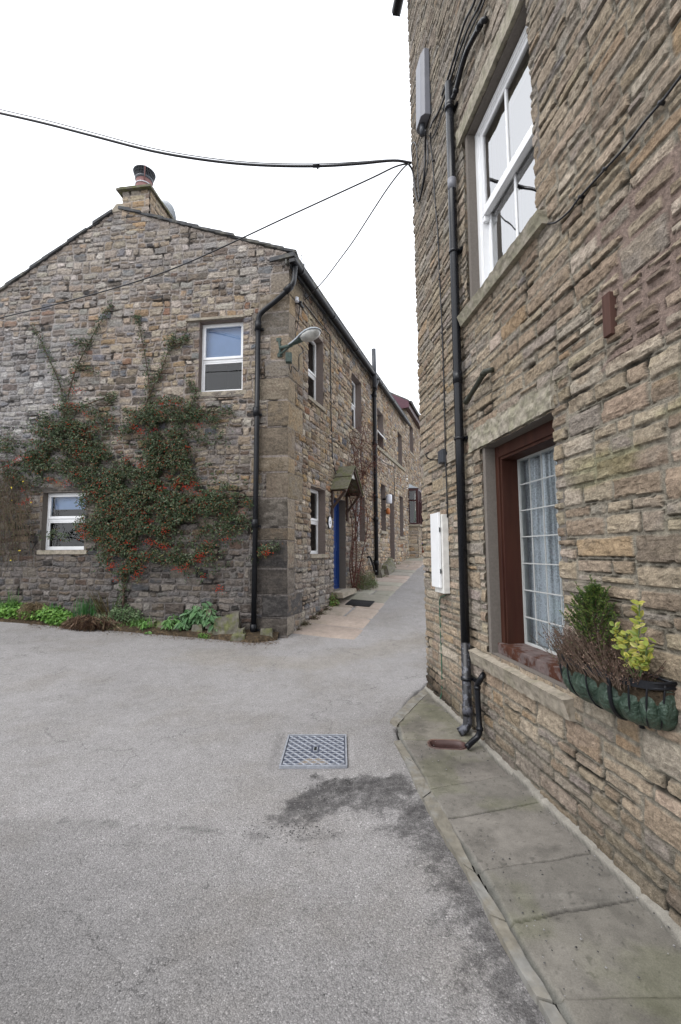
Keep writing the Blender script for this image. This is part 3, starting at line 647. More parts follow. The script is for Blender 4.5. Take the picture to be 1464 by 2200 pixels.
def drape(pl,u0,u1,v0,v1,n,parent,mat,folds=9,amp=.02,name='curtain',seed=0,top=0):
    nu,nv=int(folds*10),14; uu,vv=np.meshgrid(np.linspace(u0,u1,nu),np.linspace(v0,v1,nv),indexing='ij')
    ph=(uu-u0)/(u1-u0)*folds*2*math.pi; off=amp*np.sin(ph+1.5*np.sin(ph*.37+seed))+amp*.4*vn(uu*9,vv*2,seed)
    off=off*(.55+.45*(v1-vv)/(v1-v0))
    P=pl.o+pl.u*(uu+.006*np.sin(vv*3+ph*.2))[...,None]+pl.n*(n+off)[...,None]+np.array([0,0,1.])*vv[...,None]
    ix=np.arange(nu*nv).reshape(nu,nv); Q=np.stack([ix[:-1,:-1],ix[1:,:-1],ix[1:,1:],ix[:-1,1:]],-1).reshape(-1,4)
    return np_mesh(name,P.reshape(-1,3),Q,mat,parent)
def frame4(mb,pl,u0,u1,v0,v1,n0,n1,w,wb=None):
    wb=wb or w
    mb.box(pl,u0,u0+w,v0,v1,n0,n1); mb.box(pl,u1-w,u1,v0,v1,n0,n1); mb.box(pl,u0+w,u1-w,v1-w,v1,n0,n1); mb.box(pl,u0+w,u1-w,v0,v0+wb,n0,n1)
# --- lower window: deep brown frame, leaded grid, net curtain
u0,u1,v0,v1=LW; b=MB()
b.box(RW,u0,u0+.05,v0,v1,-.16,-.065); b.box(RW,u1-.05,u1,v0,v1,-.16,-.065); b.box(RW,u0+.05,u1-.05,v1-.085,v1,-.16,-.068)
lw=b.build('window',M['brownwood'],RH,.004); tag(lw,'deep brown hardwood window with lace net curtain')
reveal(RW,LW,.30,lw,M['jamb'],.04,.012)
b=MB(); b.box(RW,u0+.05,u0+.07,v0+.04,v1-.085,-.25,-.08); b.box(RW,u1-.07,u1-.05,v0+.04,v1-.085,-.25,-.08); b.box(RW,u0+.07,u1-.07,v1-.105,v1-.085,-.25,-.08); b.build('frame_lining',M['brownwood'],lw,.002)
b=MB(); b.box(RW,u0+.01,u1-.01,v0+.002,v0+.075,-.25,-.03); b.build('window_sill',M['sillwood'],lw,.004)
gu0,gu1,gv0,gv1=u0+.07,u1-.07,v0+.075,v1-.105
b=MB(); frame4(b,RW,gu0,gu1,gv0,gv1,-.25,-.205,.014)
for k in range(1,7): vv=gv0+(gv1-gv0)*k/7; b.box(RW,gu0+.014,gu1-.014,vv-.0038,vv+.0038,-.217,-.2085)
for k in range(1,5): uu=gu0+(gu1-gu0)*k/5; b.box(RW,uu-.003,uu+.003,gv0+.014,gv1-.014,-.216,-.2090)
b.build('glazing_bars',M['leadbar'],lw)
pane(RW,gu0,gu1,gv0,gv1,-.219,lw); drape(RW,gu0-.05,gu1+.1,gv0+.005,gv1+.05,-.265,lw,M['lace'],10,.022,'net_curtain',2)
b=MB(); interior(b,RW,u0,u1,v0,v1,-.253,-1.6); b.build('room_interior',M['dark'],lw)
rough_box('lintel',M['lint'],lw,pbox(RW,1.06,2.20,2.285,2.455,-.1,.045),.022,.016,2,17)
rough_box('sill',M['sill'],lw,[RW.P(1.03,.625,.05),RW.P(2.24,.625,.05),RW.P(2.24,.625,-.1),RW.P(1.03,.625,-.1),RW.P(1.03,.735,.085),RW.P(2.24,.735,.085),RW.P(2.24,.77,-.15),RW.P(1.03,.77,-.15)],.022,.010,5,14)
# --- upper sash window
u0,u1,v0,v1=UWn; b=MB(); frame4(b,RW,u0,u1,v0+.01,v1-.01,-.17,-.055,.05,.06); frame4(b,RW,u0+.05,u1-.05,v0+.07,v1-.06,-.16,-.062,.018)
uw=b.build('window',M['white'],RH,.003); tag(uw,'white sliding sash window with glazing bars')
reveal(RW,UWn,.24,uw,M['jamb'],.04,.012)
mid=v0+(v1-v0)*.50
def sash(pl,u0,u1,v0,v1,n,parent,mat,bars=1,bot=.05,top=.04,st=.042,name='sash'):
    b=MB(); b.box(pl,u0,u0+st,v0,v1,n-.045,n); b.box(pl,u1-st,u1,v0,v1,n-.045,n); b.box(pl,u0+st,u1-st,v0,v0+bot,n-.045,n); b.box(pl,u0+st,u1-st,v1-top,v1,n-.045,n)
    for k in range(1,bars+1): uu=u0+(u1-u0)*k/(bars+1); b.box(pl,uu-.011,uu+.011,v0+bot,v1-top,n-.04,n-.004)
    s_=b.build(name,mat,parent,.003)
    return s_
a0,a1=u0+.068,u1-.068
sash(RW,a0,a1,mid-.035,v1-.078,-.066,uw,M['white'],1,.07); sash(RW,a0,a1,v0+.088,mid+.02,-.112,uw,M['white'],1,.07)
b=MB(); b.box(RW,a0,a0+.03,mid-.085,mid-.035,-.110,-.070); b.build('sash_horn',M['white'],uw,.006)
pane(RW,a0+.03,a1-.03,mid,v1-.1,-.080,uw,'pane',M['glassd']); pane(RW,a0+.03,a1-.03,v0+.12,mid,-.124,uw,'pane',M['glassd'])
drape(RW,a0-.05,a0+.16,v0,v1,-.24,uw,M['curtain'],4,.02,'curtain',4)
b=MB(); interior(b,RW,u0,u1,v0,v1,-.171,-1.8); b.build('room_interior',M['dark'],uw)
rough_box('lintel',M['lint'],uw,pbox(RW,1.03,2.28,4.985,5.13,-.1,.05),.025,.008,7,14)
rough_box('sill',M['lint'],uw,[RW.P(1.02,3.37,.06),RW.P(2.22,3.37,.06),RW.P(2.22,3.37,-.1),RW.P(1.02,3.37,-.1),RW.P(1.02,3.455,.085),RW.P(2.22,3.455,.085),RW.P(2.22,3.475,-.15),RW.P(1.02,3.475,-.15)],.025,.009,9,14)
# --- downpipe on the right wall
def wp(px,py,n): return RW.W(px,py,n)
pn=.075; PU=.975
pts=[RW.P(PU,5.66,pn),RW.P(PU,4.4,pn),RW.P(PU,2.6,pn),RW.P(PU,.78,pn)]
DP=empty('downpipe',RW.P(.9,.06,pn),'tall black downpipe on the right wall, its foot peeled to grey beside the clay gully','drainpipe','black downpipes')
b=MB(); b.tube(pts,.036,16); b.build('pipe',M['pvc'],DP)
b=MB(); b.tube([RW.P(PU,.785,pn),RW.P(PU,.16,pn),RW.P(PU,.12,pn+.02),RW.P(PU-.01,.09,pn+.07)],.036,16); b.tube([RW.P(PU,.30,pn),RW.P(PU,.22,pn)],.041,16); b.build('peeling_foot',M['peel'],DP)
b=MB(); b.tube([RW.P(PU,4.74,pn),RW.P(PU,4.64,pn)],.0375,16); b.build('grey_coupling',M['greypvc'],DP)
for v in (5.42,4.07,2.43,.50):
    b=MB(); b.tube([RW.P(PU,v+.012,pn),RW.P(PU,v-.012,pn)],.044,16); b.box(RW,PU-.06,PU+.06,v-.012,v+.012,.012,.035); b.build('bracket',M['pvc'],DP)
for v in (5.45,2.95):
    b=MB(); b.tube([RW.P(PU,v+.05,pn),RW.P(PU,v-.05,pn)],.041,16); b.build('collar',M['pvc'],DP)
def wpipe(name,pts,r,label,mat='pvc',collars=(),smoothn=5):
    e=empty(name,pts[-1],label,'waste pipe','waste pipes on the right wall')
    b=MB(); cp=curve_pts(pts,smoothn); b.tube(cp,r,12); b.build('pipe',M[mat],e)
    for c0,c1 in collars:
        b=MB(); b.tube([c0,c1],r*1.22,12); b.build('collar',M[mat],e)
    return e
q=[wp(1046,42,-.02),wp(1043,43,.05),wp(1036,46,.065),wp(1028,62,.065),wp(1000,120,.065),wp(979,198,.065),wp(973,212,pn)]
wpipe('waste_pipe',q,.021,'slanting black waste pipe entering the top of the tall downpipe',collars=[(wp(1033,52,.065),wp(1028,62,.065)),(wp(981,190,.065),wp(979,200,.065))])
q=[wp(1061,793,-.02),wp(1056,795,.04),wp(1047,797,.062),wp(1040,803,.065),wp(1022,832,.07),wp(1003,862,pn)]
M['mosspipe']=simple('dirty_green_black_pipe',(.03,.032,.022),.5,0,.4,.3,20)
wpipe('waste_pipe',q,.019,'short mossy waste pipe slanting into the downpipe above the brown window','mosspipe',collars=[(wp(1044,798,.064),wp(1037,806,.065)),(wp(1008,854,.07),wp(1001,865,pn))])
q=[wp(1041,1447,-.02),wp(1037,1452,.045),wp(1029,1466,.065),wp(1026,1476,.068),wp(1029,1540,.07),wp(1031,1568,.075),wp(1027,1582,.09),wp(1017,1592,.13),wp(1003,1605,.19)]
wpipe('waste_pipe',q,.021,'thin black waste pipe beside the peeling pipe foot, bending into the clay gully',collars=[(wp(1026,1474,.068),wp(1026,1480,.068)),(wp(1031,1562,.073),wp(1031,1570,.076))])
# clay gully dish set in the pavement
b=MB(); ring=[]
def gp(a,bq,z): 
    p=np.array([ga[0],ga[1]])+ax*a+np.array([-ax[1],ax[0]])*bq; return (p[0],p[1],z)
prof=[(1.0,.058),(1.0,.066),(.92,.066),(.86,.03),(.74,-.04),(.5,-.07),(.2,-.075)]
vs=[];seg=28
for s,z in prof:
    for k in range(seg):
        th=2*math.pi*k/seg; c,sn=math.cos(th),math.sin(th); e=.55
        vs.append(gp(La*.55+(La*.5+.045)*s*np.sign(c)*abs(c)**e,.075*s*np.sign(sn)*abs(sn)**e,z))
fs=[(i*seg+k,i*seg+(k+1)%seg,(i+1)*seg+(k+1)%seg,(i+1)*seg+k) for i in range(len(prof)-1) for k in range(seg)]+[tuple((len(prof)-1)*seg+k for k in range(seg))]
b.add(vs,fs,True); g_=b.build('drain_gully',M['gully'],None); tag(g_,'brown salt glazed clay gully dish sunk in the pavement below the pipes','drain gully')
# --- tall grey box high on the wall
cb=empty('cable_box',RW.P(.1,6.04,.02),'tall grey plastic equipment box high at the corner of the right house','cable box')
def bx(px,py,n): return RW.uv(px,py,n)
ua,ub=.12,.36
b=MB()
sec=[(ua,.03),(ua,.09),(ua+.04,.125),(ub-.04,.125),(ub,.09),(ub,.03)]
vs=[RW.P(u_,6.02 if n_<.15 else 5.98,n_) for u_,n_ in sec]+[RW.P(u_,6.78 if n_<.1 else 6.74,n_*(.9)) for u_,n_ in sec]
b.add(vs,[(5,4,3,2,1,0),(6,7,8,9,10,11)]+[(k,k+1,7+k,6+k) for k in range(5)]+[(5,0,6,11)])
o=b.build('box_cover',M['greypvc'],cb,.006)
b=MB(); b.box(RW,.13,.35,6.03,6.73,.012,.03); b.build('back_plate',M['darkgrey'],cb)
b=MB(); b.tube([RW.P(.24,6.02,.08),RW.P(.24,5.9,.08)],.028,12); b.build('cable_gland',M['darkgrey'],cb)
def cable(name,pxs,n,r,label,group=None,mat='cable',clips=(),sm=6,cat='cable',raw=None):
    pts=raw if raw is not None else [wp(a,b_,n if len(t)==0 else t[0]) for a,b_,*t in pxs]
    b=MB(); b.tube(curve_pts(pts,sm),r,7)
    if clips:
        e=empty(name,pts[0],label,cat,group); b.build('sheath',M[mat],e)
        for c in clips:
            c0=wp(c[0],c[1],n); k=MB(); k.tube([c0-RW.n*0.02,c0+RW.n*(r+.004)],r*1.6,6); k.build('clip',M[mat],e)
        return e
    o=b.build(name,M[mat],None); return tag(o,label,cat,group)
grp='cables on the right wall'
cable('wall_cable',[(925,285,.09),(926,310,.05),(931,360),(935,430),(941,500),(945,600),(950,700),(955,850),(957,960),(960,1040),(962,1112)],.03,.0065,'thin black cable clipped down the wall from the grey box to the white cabinet',grp,clips=[(931,345),(937,445),(941,520),(945,600),(950,715),(953,790),(955,880),(958,1000),(961,1080)])
cable('wall_cable',[(1046,-60),(1035,0),(1008,55),(988,110),(982,125),(975,150),(960,195),(945,235),(930,262),(925,275,.08)],.04,.009,'upper strand of the black cable pair running from the grey box up to the roof',grp)
cable('wall_cable',[(1054,-60),(1042,0),(1014,60),(1000,95),(985,150),(975,180),(955,230),(940,275),(928,297),(922,290,.06)],.035,.007,'lower strand of the black cable pair, sagging below the grey box',grp)
cable('wall_cable',[(1028,-60),(1021,0),(1000,45),(984,95),(976,125),(962,170),(950,205)],.05,.010,'short thick black cable end on the wall above the grey box',grp)
cable('looped_cable',[(915,280,.1),(914,320),(913,360),(909,395),(903,425),(898,432),(894,415),(890,385),(886,365,.06),(878,352,.12)],.05,.011,'thick black cable looping down from the grey box to the corner',grp)
cable('looped_cable',[(886,345,.08),(884,320),(886,308),(891,306),(895,318),(897,350),(899,400),(902,425),(908,410),(916,370),(920,340),(918,300)],.035,.006,'thin grey cable coiled in a tall loop at the house corner',grp,mat='darkgrey')
cable('wall_cable',[(1500,118),(1464,163),(1425,215),(1385,262),(1340,320),(1290,375),(1245,425),(1225,452),(1200,474),(1185,480),(1160,479,-.03)],.035,.0055,'thin black cable slanting across the stone to the upper sash window',grp,clips=[(1420,221),(1300,363),(1247,423)])
cable('green_wire',[(957,1279,.04),(947,1284,.03),(945,1300),(947,1360),(949,1420),(950,1480),(946,1502,.04)],.022,.005,'thin green earth wire hanging from the white cabinet to the pavement',None,'greencable',cat='wire')
# cabinet
mc=empty('meter_cabinet',RW.P(.36,1.1,0),'slim white wooden meter cabinet on the right wall at the lane corner','meter cabinet')
ca,cb_=RW.uv(957,1200,.13)[0],RW.uv(971,1200,.0)[0]
b=MB(); b.box(RW,.29,.53,1.12,1.84,.02,.08); b.build('cabinet_body',M['offwhite'],mc,.004)
b=MB(); b.box(RW,.28,.50,1.17,1.86,.084,.108); b.build('door',M['white'],mc,.004)
b=MB(); b.box(RW,.501,.507,1.30,1.34,.09,.10); b.build('hinge',M['iron'],mc); b=MB(); b.box(RW,.501,.507,1.68,1.72,.09,.10); b.build('hinge',M['iron'],mc)
# junction box, vent, hook, batten
jb=empty('junction_box',RW.P(.36,2.36,.03),'small dark junction box on the wall left of the air vent','junction box')
a=RW.uv(951,981,.04); b=MB(); b.box(RW,a[0]-.055,a[0]+.055,a[1]-.065,a[1]+.065,.012,.06); b.build('box_body',M['darkgrey'],jb,.006); b=MB(); b.box(RW,a[0]-.048,a[0]+.048,a[1]-.058,a[1]+.058,.0605,.068); b.build('lid',M['darkgrey'],jb,.003)
av=empty('air_vent',RW.P(.62,2.4,.02),'square terracotta lattice air vent in the right wall beside the downpipe','air vent')
a=RW.uv(971,970,.04); b=MB()
frame4(b,RW,a[0]-.085,a[0]+.085,a[1]-.085,a[1]+.085,.0,.048,.014)
for k in range(1,6): b.box(RW,a[0]-.072,a[0]+.072,a[1]-.085+k*.0283-.006,a[1]-.085+k*.0283+.006,.026,.044)
for k in range(1,6): b.box(RW,a[0]-.085+k*.0283-.006,a[0]-.085+k*.0283+.006,a[1]-.072,a[1]+.072,.027,.045)
b.build('lattice',M['sill'],av); b=MB(); b.box(RW,a[0]-.075,a[0]+.075,a[1]-.075,a[1]+.075,.0,.0265); b.build('backing',M['dark'],av)
a=RW.P(.27,2.40,0); b=MB(); b.tube(curve_pts([RW.P(.27,2.40,0),RW.P(.27,2.40,.07),RW.P(.27,2.42,.12),RW.P(.27,2.46,.13),RW.P(.27,2.47,.10)],5),.006,8); tag(b.build('iron_hook',M['iron'],None),'small bent iron hook at the corner of the right house','hook')
a0_=RW.uv(1307,632,.03); a1_=RW.uv(1311,722,.03)
b=MB(); b.hexa([RW.P(a1_[0]-.025,a1_[1],.045),RW.P(a1_[0]+.025,a1_[1],.045),RW.P(a1_[0]+.025,a1_[1],.005),RW.P(a1_[0]-.025,a1_[1],.005),RW.P(a0_[0]-.025,a0_[1],.045),RW.P(a0_[0]+.025,a0_[1],.045),RW.P(a0_[0]+.025,a0_[1],.005),RW.P(a0_[0]-.025,a0_[1],.005)]); tag(b.build('wooden_batten',M['wood'],None,.003),'short upright brown wooden batten fixed high on the right wall','batten')
# ================================================================== THE COTTAGE ROW
CT=empty('stone_cottage',FR.P(.0,.15,0),'end cottage with berry climber on its gable, chimney, blue door and tiled porch','cottage','stone houses along the lane')
RIDGE=(-3.2,7.86)
def vtopG(U): return np.where(U<RIDGE[0],RIDGE[1]+(U-RIDGE[0])*.606,RIDGE[1]-.02-(U-RIDGE[0])*.366)
GW1=(-1.575,-.775,4.27,5.545); GW2=(-4.44,-3.60,1.56,2.585)
STL=dict(lay=(.075,.19,.12,.42,(.16,.36)),warp=.026,jw=.0115,edge=.008,round=.035,rough=.7,fac=.8,proud=.007,asp=(1.4,3.4),var=1.0,mh=.005,smooth=False,mortar=(.34,.29,.255),
  pal=dict(tan=5,buff=3.4,ochre=2.0,brown=2.4,grey=3.4,pale=1.8,rust=.4,blue=1.5,dark=.5,umber=.8))
def colG(U,V,C):
    g=C.mean(-1,keepdims=True); C=(C*.82+g*.18)*.90
    low=(1-ss(V+.5*(fbm(U*1.2,V*1.2,301)-.5),1.2,2.6))[...,None]          # damp, grey lower courses, with the low gable's shade darkened into them
    C=C*(1-low*.6)+low*.6*g*np.array([.54,.50,.49]); C=C*(1-.32*(1-ss(V,1.8,4.8)))[...,None]  # the wide fade down the wall is shade painted into the stone colour
    lf=((1-ss(U+.5*(fbm(U,V*1.1,305)-.5),-4.6,-3.2))*ss(V,2.2,3.2)*(1-ss(V,5.3,6.2)))[...,None]   # greyer blue stones at the left
    C=C*(1-lf*.6)+lf*.6*g*np.array([1.0,1.0,1.03])
    up=(ss(V,5.6,6.6))[...,None]*.35; C=C*(1-up)+up*g*np.array([.98,.95,.93])
    nearw=np.clip(vtopG(U)-V,0,9); mo=(1-ss(nearw+.05*fbm(U*4,V*4,6),.05,.13))[...,None]; C=C*(1-mo)+mo*np.array([.29,.25,.22])
    return C
sp=[]; rq=random.Random(5); v=.15; k=0; quo=[]
for h,w in [(.30,.52),(.36,.40),(.42,.62),(.46,.50),(.22,.58),(.48,.50),(.44,.36),(.27,.62),(.50,.52),(.46,.34),(.40,.60),(.30,.40),(.44,.30),(.42,.62),(.34,.50),(.36,.30),(.40,.55),(.30,.30)]:
    c=rq.choice([(.29,.225,.15),(.25,.20,.145),(.28,.23,.165),(.23,.195,.155)]) if v>1.6 else rq.choice([(.19,.155,.12),(.135,.125,.12),(.18,.145,.11)])
    sp.append((-w,v,.2,v+h,.5,c)); quo.append((v,h,w,c)); v+=h
spG=[s for s in sp if s[3]<6.6]
# lintel/sill slabs of the gable windows
spG+=[(GW1[0]-.06,GW1[2]-.13,GW1[1]+.03,GW1[2],.8,(.24,.21,.18)),(GW2[0]-.2,GW2[3],GW2[1]+.1,GW2[3]+.1,.85,(.17,.15,.13))]
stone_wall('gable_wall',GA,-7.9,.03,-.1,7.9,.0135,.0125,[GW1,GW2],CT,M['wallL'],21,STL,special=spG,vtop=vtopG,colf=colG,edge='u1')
FW1=(.86,1.62,4.42,5.80); FW2=(3.50,4.32,4.55,5.92); FL1=(.97,1.73,1.465,2.74); FD=(2.19,2.98,.69,2.66); FL2=(3.84,4.55,1.76,2.92)
spF=[]
for i,(v,h,w,c) in enumerate(quo):
    if v+h<6.5: spF.append((-.1,v,.30 if w>.45 else .62,v+h,.75,tuple(x*1.15 for x in c) if i%3 else (.33,.27,.19)))
STF=dict(STL); STF.update(pal=dict(tan=6,buff=4,ochre=1.3,brown=1.8,grey=2.4,pale=1.2,rust=.4,blue=.4,umber=.4),rough=.95,fac=1,proud=.012,jw=.009,edge=.010,mortar=(.27,.235,.20))
def colF(U,V,C):
    g=C.mean(-1,keepdims=True); low=(1-ss(V+.5*(fbm(U*1.2,V*1.2,301)-.5),1.0,2.3))[...,None]*(1-ss(U,2,6))[...,None]
    C=C*(1-low*.5)+low*.5*g*np.array([.78,.76,.77])
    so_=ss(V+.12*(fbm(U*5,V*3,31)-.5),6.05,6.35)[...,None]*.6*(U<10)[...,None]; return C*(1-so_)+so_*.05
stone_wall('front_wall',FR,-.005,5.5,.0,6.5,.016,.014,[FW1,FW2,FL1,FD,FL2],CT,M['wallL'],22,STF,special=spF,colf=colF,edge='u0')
# ---- windows
def casement(pl,o,dep,house,label,split=.5,blind=0,curt=True,wmat='white',sill=True,lint=None,jamb='jambp',silln=.05):
    u0,u1,v0,v1=o; b=MB(); n=-dep
    mid=v0+(v1-v0)*split
    frame4(b,pl,u0+.002,u1-.002,v0+.002,v1-.002,n-.06,n,.03,.035); b.box(pl,u0+.032,u1-.032,mid-.03,mid+.03,n-.06,n-.002)
    w=b.build('window',M[wmat],house,.003)
    if label: tag(w,label)
    b=MB(); frame4(b,pl,u0+.03,u1-.03,mid+.014,v1-.03,n-.04,n+.016,.045); b.build('top_sash',M[wmat],w,.004)
    b=MB(); frame4(b,pl,u0+.034,u1-.034,v0+.037,mid-.03,n-.04,n-.006,.028); b.build('lower_sash',M[wmat],w,.004)
    pane(pl,u0+.06,u1-.06,mid+.05,v1-.06,n-.012,w); pane(pl,u0+.05,u1-.05,v0+.05,mid-.04,n-.02,w)
    reveal(pl,o,dep+.07,w,M[jamb],.04,.012)
    if blind: b=MB(); b.box(pl,u0+.03,u1-.03,v1-(v1-v0)*blind,v1,n-.14,n-.13); b.build('roller_blind',M['blind'],w)
    if curt:
        drape(pl,u0+.01,u0+(u1-u0)*.30,v0,v1,n-.2,w,M['curtain'],4,.02,'curtain',1); drape(pl,u1-(u1-u0)*.30,u1-.01,v0,v1,n-.2,w,M['curtain'],4,.02,'curtain',3)
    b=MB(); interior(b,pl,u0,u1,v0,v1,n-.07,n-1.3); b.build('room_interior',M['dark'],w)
    if sill: rough_box('sill',M['sill'],w,pbox(pl,u0-.05,u1+.07,v0-.075,v0-.002,-.1,silln),.04,.006,int(abs(u0)*10),10)
    if lint: rough_box('lintel',M['sill'],w,pbox(pl,u0-lint[0],u1+lint[1],v1,v1+lint[2],-.1,lint[3]),.04,.006,3,10)
    return w
casement(GA,GW1,.10,CT,'white two-pane window with blue blind near the top right of the gable',.47,.5,False,lint=(.24,.02,.045,.07),silln=.02)
casement(GA,GW2,.10,CT,'white two-pane window among the berry climber',.53,.28,False,silln=.035,jamb='jamb')
casement(FR,FW1,.14,CT,'white window behind the street lamp',.45,0,True,silln=.05)
casement(FR,FW2,.15,CT,'white window above the porch',.5,0,True,silln=.03)
casement(FR,FL1,.14,CT,'white window left of the blue door',.5,0,True,silln=.06)
casement(FR,FL2,.13,CT,'white window behind the rose stems',.5,0,True,silln=.04)
# ---- door
u0,u1,v0,v1=FD; b=MB(); b.box(FR,u0+.05,u1-.05,v0+.02,v1-.05,-.20,-.155)
d=b.build('door',M['blue'],CT,.003)
b=MB(); frame4(b,FR,u0,u1,v0,v1,-.21,-.135,.05); b.build('door_frame',M['blue'],d,.003)
b=MB()
for (a0,a1,b0,b1) in ((.12,.36,.2,.85),(.43,.67,.2,.85),(.12,.36,1.0,1.75),(.43,.67,1.0,1.75)): frame4(b,FR,u0+a0,u0+a1,v0+b0,v0+b1,-.156,-.145,.018)
b.build('door_panel',M['blue'],d); b=MB(); b.box(FR,u0+.27,u0+.52,v0+.9,v0+.95,-.156,-.142); b.build('letter_plate',M['greypvc'],d,.002); b=MB(); b.box(FR,u0+.05,u1-.05,v0+.06,v0+.1,-.156,-.13); b.build('weather_bar',M['blue'],d,.002)
reveal(FR,FD,.23,d,M['jamb'],.05,.014)
rough_box('doorstep',M['sill'],d,[FR.P(2.1,.56,.26),FR.P(3.05,.60,.26),FR.P(3.05,.60,-.3),FR.P(2.1,.56,-.3),FR.P(2.1,.675,.24),FR.P(3.05,.69,.24),FR.P(3.05,.70,-.3),FR.P(2.1,.685,-.3)],.05,.006,3,9)
# ---- porch
pr=empty('porch_canopy',FR.P(2.6,2.2,0),'small gabled porch canopy of mossy stone slates on brown timber brackets over the blue door','porch canopy')
pu0,pu1,pe,pt,pnn=2.04,3.08,2.84,3.34,.36
pm=(pu0+pu1)/2
def slab_sl(mb,ua,va,ub,vb,n0,n1,t):
    P=FR.P; du,dv=ub-ua,vb-va; L=math.hypot(du,dv); nu_,nv_=-dv/L*t,du/L*t
    if nv_<0: nu_,nv_=-nu_,-nv_
    mb.hexa([P(ua,va,n1),P(ub,vb,n1),P(ub,vb,n0),P(ua,va,n0),P(ua+nu_,va+nv_,n1),P(ub+nu_,vb+nv_,n1),P(ub+nu_,vb+nv_,n0),P(ua+nu_,va+nv_,n0)])
for side_ in (0,1):
    ue=pu0-.07 if side_==0 else pu1+.07
    def L(t): return (ue+(pm-ue)*t,pe-.06+(pt-pe+.06)*t)
    b=MB(); a_,c_=L(0),L(.56); slab_sl(b,a_[0],a_[1],c_[0],c_[1],0,pnn+.05,.024); b.build('roof_slate',M['porchslate'],pr,.004)
    b=MB(); a_,c_=L(.50),L(1.0); slab_sl(b,a_[0],a_[1]+.03,c_[0],c_[1]+.02,0,pnn+.04,.024); b.build('roof_slate',M['porchslate'],pr,.004)
    b=MB(); a_,c_=L(.03),L(.98); slab_sl(b,a_[0],a_[1]-.07,c_[0],c_[1]-.07,pnn-.02,pnn+.015,.06); b.build('barge_board',M['porchwood'],pr)
    us=pu0 if side_==0 else pu1-.07
    b=MB(); b.box(FR,us,us+.07,2.2,pe,.0,.06); b.box(FR,us,us+.07,pe-.07,pe,.06,pnn)
    P=FR.P; b.hexa([P(us+.01,2.47,.06),P(us+.06,2.47,.06),P(us+.06,2.40,.06),P(us+.01,2.40,.06),P(us+.01,pe-.07,pnn-.06),P(us+.06,pe-.07,pnn-.06),P(us+.06,pe-.07,pnn-.0),P(us+.01,pe-.07,pnn-.0)]); b.build('bracket',M['porchwood'],pr,.003)
b=MB(); P=FR.P; b.add([P(pm-.2,pt-.24,pnn-.03),P(pm+.2,pt-.24,pnn-.03),P(pm,pt-.04,pnn-.03),P(pm-.2,pt-.24,pnn-.06),P(pm+.2,pt-.24,pnn-.06),P(pm,pt-.04,pnn-.06)],[(0,1,2),(5,4,3),(0,3,4,1),(1,4,5,2),(2,5,3,0)]); b.build('gable_infill',M['offwhite'],pr)
# ---- plaque
pq=empty('house_plaque',FR.P(1.93,2.0,.04),'oval white ceramic plaque with a dark rim left of the blue door','plaque')
def oval(pl,u,v,n,ru,rv,t,mat,name,parent):
    b=MB(); seg=28; vs=[pl.P(u+ru*math.cos(2*math.pi*k/seg),v+rv*math.sin(2*math.pi*k/seg),nn) for nn in (n,n+t) for k in range(seg)]
    b.add(vs,[tuple(range(seg,2*seg))]+[(k,(k+1)%seg,seg+(k+1)%seg,seg+k) for k in range(seg)]); return b.build(name,mat,parent)
qa=FR.uv(710,1122,.05)
oval(FR,qa[0],qa[1],.025,.10,.135,.02,M['iron'],'rim',pq); oval(FR,qa[0],qa[1],.0455,.08,.115,.004,M['ceramic'],'face',pq); oval(FR,qa[0],qa[1],.0500,.03,.03,.003,M['lampmetal'],'emblem',pq); oval(FR,qa[0],qa[1],.0535,.015,.015,.002,M['offwhite'],'emblem_centre',pq)
# ---- roof of cottage 1
roofm=MB(); rr=random.Random(3)
def slates(mb,pl,ue,ve,ur,vr,n0,n1,courses,t=.042,over=.045,jit=.02):
    """courses of stone slates rising from the eave (ue,ve) to the ridge (ur,vr), running back from n1 (front edge) to n0"""
    for k in range(courses):
        a,c=k/courses,(k+1.5)/courses; 
        ua,va=ue+(ur-ue)*a,ve+(vr-ve)*a; ub,vb=ue+(ur-ue)*min(c,1),ve+(vr-ve)*min(c,1)
        lift=.024; f=n1
        ed=over+rr.uniform(-jit,jit)
        P=pl.P; tt=t+rr.uniform(-.006,.012)
        mb.hexa([P(ua,va+lift,n1+ed),P(ub,vb,n1+ed),P(ub,vb,n0),P(ua,va+lift,n0),P(ua,va+lift+tt,n1+ed),P(ub,vb+tt,n1+ed),P(ub,vb+tt,n0),P(ua,va+lift+tt,n0)])
slates(roofm,GA,.16,vtopG(np.array(.05))-.02,RIDGE[0],RIDGE[1]-.03,-5.3,.0,15)
slates(roofm,GA,-8.2,RIDGE[1]-5.0*.606,RIDGE[0],RIDGE[1]-.01,-5.3,.0,20)
rf=roofm.build('roof',M['slate'],CT)
b=MB(); 
for k in range(9):
    n1=.03-k*.6; n0=n1-.585; P=GA.P; ur,vr=RIDGE[0],RIDGE[1]
    if k==0: pass
    b.hexa([P(ur-.2,vr-.09,n1),P(ur+.2,vr-.05,n1),P(ur+.2,vr-.05,n0),P(ur-.2,vr-.09,n0),P(ur-.06,vr+.09,n1),P(ur+.05,vr+.09,n1),P(ur+.05,vr+.09,n0),P(ur-.06,vr+.09,n0)])
# first ridge stone sits left of the stack
b.build('ridge_stones',M['sill'],rf,.015)
